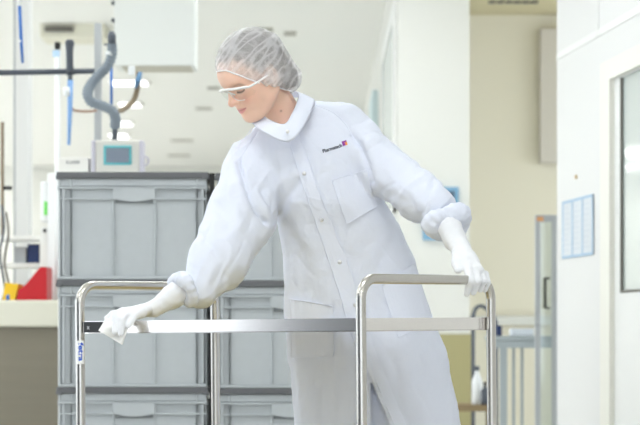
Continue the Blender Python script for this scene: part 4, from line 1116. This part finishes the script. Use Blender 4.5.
tag(MB().tube([W(111.3, 66, 11.35), W(111.5, 104, 11.35)], 0.0065, n=10).build('blue_line', M_bl), 'short blue air line hanging behind the corrugated hose', 'air line')
cb = MB().tube([W(19.5, 5, 11.1), W(21.2, 40, 11.1), W(22.6, 63, 11.1)], 0, n=10, radii=[0.0075, 0.0078, 0.006]).build('blue_tube', M_bl); tag(cb, 'blue cord hanging from above at the upper left', 'cord')
MB().tube([W(17.5, -191, 11.1), W(19.5, 6, 11.1)], 0.0085, n=10).build('white_sleeve', M_lab_w, cb); MB().tube([W(20.8, 40, 11.1), W(21.0, 42.5, 11.1)], 0.008, n=10).build('white_ring', M_lab_w, cb)
# touch panel
M_bez = mat('panel_case', (0.70, 0.68, 0.63), rough=0.5); M_lil = mat('lilac_trim', (0.58, 0.56, 0.64), rough=0.5)
hp = empty('touch_panel', (W(117, 171, 10.9).x, 10.95, zm), 'beige touch panel with a cyan-edged screen standing behind the left crate stack', 'control panel')
m = MB(); a, b = W(95, 171, 10.9), W(140, 140, 10.9); m.box((a.x, 10.9, zm), (b.x, 11.02, b.z), 0.008); m.build('case', M_bez, hp)
for x0, x1 in ((91.3, 95.2), (139.5, 143.3)):
    m = MB(); a, b = W(x0, 171, 10.9), W(x1, 140.5, 10.9); m.box((a.x, 10.895, zm), (b.x, 11.02, b.z), 0.005); m.build('side_trim', M_lil, hp)
m = MB(); pbox(m, 103.5, 145.5, 131.5, 164.8, 10.892, 0.012, 0.003); m.build('screen_border', mat('cyan_border', (0.13, 0.52, 0.56), rough=0.4), hp)
m = MB(); pbox(m, 106, 148, 129, 162.6, 10.887, 0.010); m.build('screen', mat('grey_screen', (0.19, 0.23, 0.29), rough=0.25), hp)
m = MB(); c = W(144.5, 161, 10.96); m.tube([c+Vector((0.018*math.cos(t), 0, 0.020*math.sin(t))) for t in [i/16*2*math.pi for i in range(17)]], 0.004, n=8, caps=False); m.build('ring_handle', M_lil, hp)
sb = item('wall_box', 'small white box with dark lettering left of the touch panel', 'box', mat('white_box', (0.84, 0.83, 0.79), rough=0.5), 58, 157.5, 88.5, 171, 10.9, 0.12, 0.004, zm)
vs, fs = text_mesh('S-LASER', 1, 0.02); k_ = S(14, 10.9)/vs[:, 0].max(); o_ = W(66, 163.6, 10.898)
mesh_obj('box_lettering', [(o_.x+p[0]*k_, 10.8985, o_.z+p[1]*k_) for p in vs], fs, mat('grey_print', (0.22, 0.22, 0.23), rough=0.6), sb)
# hanging white cabinet
oc = empty('overhead_cabinet', (W(154, 0, 13).x, 13.1, CEIL), 'large white cabinet hanging from the ceiling above the touch panel', 'cabinet')
a, b = W(114, 65.5, 13), W(194.5, -60, 13)
m = MB(); m.box((a.x, 13, a.z), (b.x, 13.32, CEIL-0.002), 0.006); m.build('body', mat('cabinet_white', (0.78, 0.80, 0.77), rough=0.5), oc)
for y in (3, 20):
    c = W(113.6, y, 13); m = MB(); m.box((c.x-0.012, 12.99, c.z-0.010), (c.x+0.004, 13.02, c.z+0.010), 0.004); m.build('hinge', M_slate, oc)
m = MB(); m.box((a.x+0.04, 13.02, a.z-0.006), (b.x-0.02, 13.30, a.z)); m.build('base_panel', mat('base_shade', (0.52, 0.50, 0.42), rough=0.7), oc)  # darker beige paints the shade on the cabinet's underside
# cream bulkhead with a vent left of it
a, b = W(40, 37, 19), W(104, -50, 19)
structure(MB().box((a.x, 19, a.z), (b.x, 19.5, CEIL)).build('trim_5', mat('bulkhead', (0.80, 0.78, 0.66), rough=0.9)))
m = MB(); pbox(m, 44.5, 26, 73, 31.5, 18.97, 0.03); tag(m.build('wall_vent', M_dark), 'dark slotted vent on the cream bulkhead behind the pole', 'vent')
# ------------------------------------------------------------------ right background
M_tab = mat('table_steel', (0.36, 0.40, 0.41), rough=0.35, metal=0.3)
tb = empty('side_table', (W(520, 0, 13.5).x, 13.5, 0), 'grey steel side table in front of the beige wall', 'table')
a, b = W(492, 348, 13.3), W(560, 336, 13.3)
m = MB(); m.box((a.x, 13.3, b.z-0.025), (b.x, 13.9, b.z), 0.004); m.build('tabletop', M_tab, tb)
m = MB(); m.box((a.x+0.01, 13.31, a.z), (b.x-0.01, 13.89, b.z-0.025)); m.build('apron', M_tab, tb)
for x, y in ((500, 13.32), (555, 13.32), (512.5, 13.84), (521, 13.84)):
    c = W(x, 0, y); w_ = 0.038 if y < 13.5 else 0.014; m = MB(); m.box((c.x, y, 0), (c.x+w_, y+0.035, a.z)); m.build('leg', M_tab, tb)
zt2 = b.z
m = MB(); 
sh = item('paper_tray', 'stack of pale papers on the grey steel side table', 'paper', M_paper, 512, 328.5, 534, 336, 13.45, 0.2, 0.004, zt2)
item('blue_tub', 'small blue tub on the grey side table beside the trolley post', 'tub', M_navy, 496.5, 325.5, 502, 336, 13.4, 0.05, 0.006, zt2)
ar = spline([W(483, 336, 13.6), W(484, 318, 13.6), W(489, 309, 13.6), W(496, 315, 13.6), W(498, 336, 13.6)], 8)
# stool-like low shelf unit behind the trolley post
ls = empty('low_shelf', (W(470, 0, 14.2).x, 14.3, 0), 'low brown shelf with bottles behind the right end of the trolley', 'shelf')
m = MB(); pbox(m, 448, 405, 492, 411.5, 14.1, 0.35); m.build('shelf_board', mat('brown_board', (0.26, 0.19, 0.10), rough=0.6), ls)
zs = W(0, 405, 14.1).z
for x in (449, 488.5):
    c = W(x, 0, 14.15); m = MB(); m.box((c.x, 14.15, 0), (c.x+0.02, 14.4, zs-0.03)); m.build('side_panel', bpy.data.materials['brown_board'], ls)
def bottle(x, top, Y, r, z0, name, label, mm, capm):
    c = W(x, top, Y); h = c.z-z0
    o = MB().lathe([(r*0.9, 0), (r, 0.008), (r, h*0.60), (r*0.45, h*0.80), (r*0.40, h*0.88)], (c.x, Y, z0), 16).build(name, mm); tag(o, label, 'bottle')
    MB().lathe([(r*0.46, h*0.88), (r*0.46, h), (r*0.2, h)], (c.x, Y, z0), 14).build('cap', capm, o)
bottle(477, 366, 14.2, 0.030, zs, 'spray_bottle', 'pale bottle on the low brown shelf behind the trolley post', M_lab_w, M_slate)
bottle(485, 382, 14.15, 0.022, zs, 'dark_bottle', 'small dark bottle on the low brown shelf behind the trolley post', M_slate, M_bk)
# round backed stool behind, seen as a dark arc
m = MB(); c = W(478, 316, 14.6)
sp = spline([W(473, 470, 14.6), W(473, 340, 14.6), W(472.5, 320, 14.6), W(476, 308, 14.6), W(484, 307, 14.6), W(494, 318, 14.6), W(496, 340, 14.6), W(496, 473, 14.6)], 8)
sp[0].z = 0.0; sp[-1].z = 0.0
m.tube(sp, 0.012, n=10); tag(m.build('tube_rail', M_slate), 'dark grey bent tube rail standing behind the right end of the trolley', 'rail')
# glazed cabinet door ajar beside the white wall
gc = empty('glass_door', (W(546, 0, 12.95).x, 13.1, 0), 'narrow grey framed glass door standing open beside the white wall', 'glass door')
x0, x1, x2, x3 = [W(v, 0, 12.9).x for v in (535.5, 540.5, 552.5, 557.0)]; zc1 = W(0, 215, 12.9).z
m = MB(); m.box((x0, 12.9, 0.0), (x1, 12.95, zc1), 0.004); m.box((x2, 12.9, 0.0), (x3, 12.95, zc1), 0.004); m.box((x1, 12.9, zc1-0.035), (x2, 12.95, zc1)); m.box((x1, 12.9, 0.03), (x2, 12.95, 0.12)); m.build('door_frame', M_grey, gc)
m = MB(); m.box((x1, 12.92, 0.12), (x2, 12.926, zc1-0.035)); m.build('pane', M_glasspane, gc)
hx = [W(545, 0, 12.88).x, W(549.5, 0, 12.88).x]; hz0, hz1 = W(0, 308, 12.88).z, W(0, 278, 12.88).z
m = MB(); m.tube([(hx[1], 12.92, hz1), (hx[0], 12.87, hz1), (hx[0], 12.87, hz0), (hx[1], 12.92, hz0)], 0.007, n=10); m.build('handle', M_bk, gc)
m = MB(); pbox(m, 537, 216.8, 543.5, 221, 12.893, 0.008); m.build('orange_tag', mat('orange_tag', (0.72, 0.36, 0.16), rough=0.6), gc)
# ------------------------------------------------------------------ camera and picture settings
cam_d = bpy.data.cameras.new('camera'); cam = bpy.data.objects.new('camera', cam_d); COL.objects.link(cam)
cam.location = (0, 0, ZC); cam.rotation_euler = (math.radians(90), 0, 0)
cam_d.sensor_width = 36; cam_d.sensor_fit = 'HORIZONTAL'
cam_d.lens = F/640*36
cam_d.shift_y = (HY-212.5)/640
cam_d.clip_start = 0.1; cam_d.clip_end = 200
cam_d.dof.use_dof = True; cam_d.dof.focus_distance = 6.7; cam_d.dof.aperture_fstop = 7.1
SC.camera = cam
vs = SC.view_settings
vs.view_transform = 'Standard'; vs.look = 'None'; vs.gamma = 1; vs.use_curve_mapping = False
vs.exposure = EXPOSURE
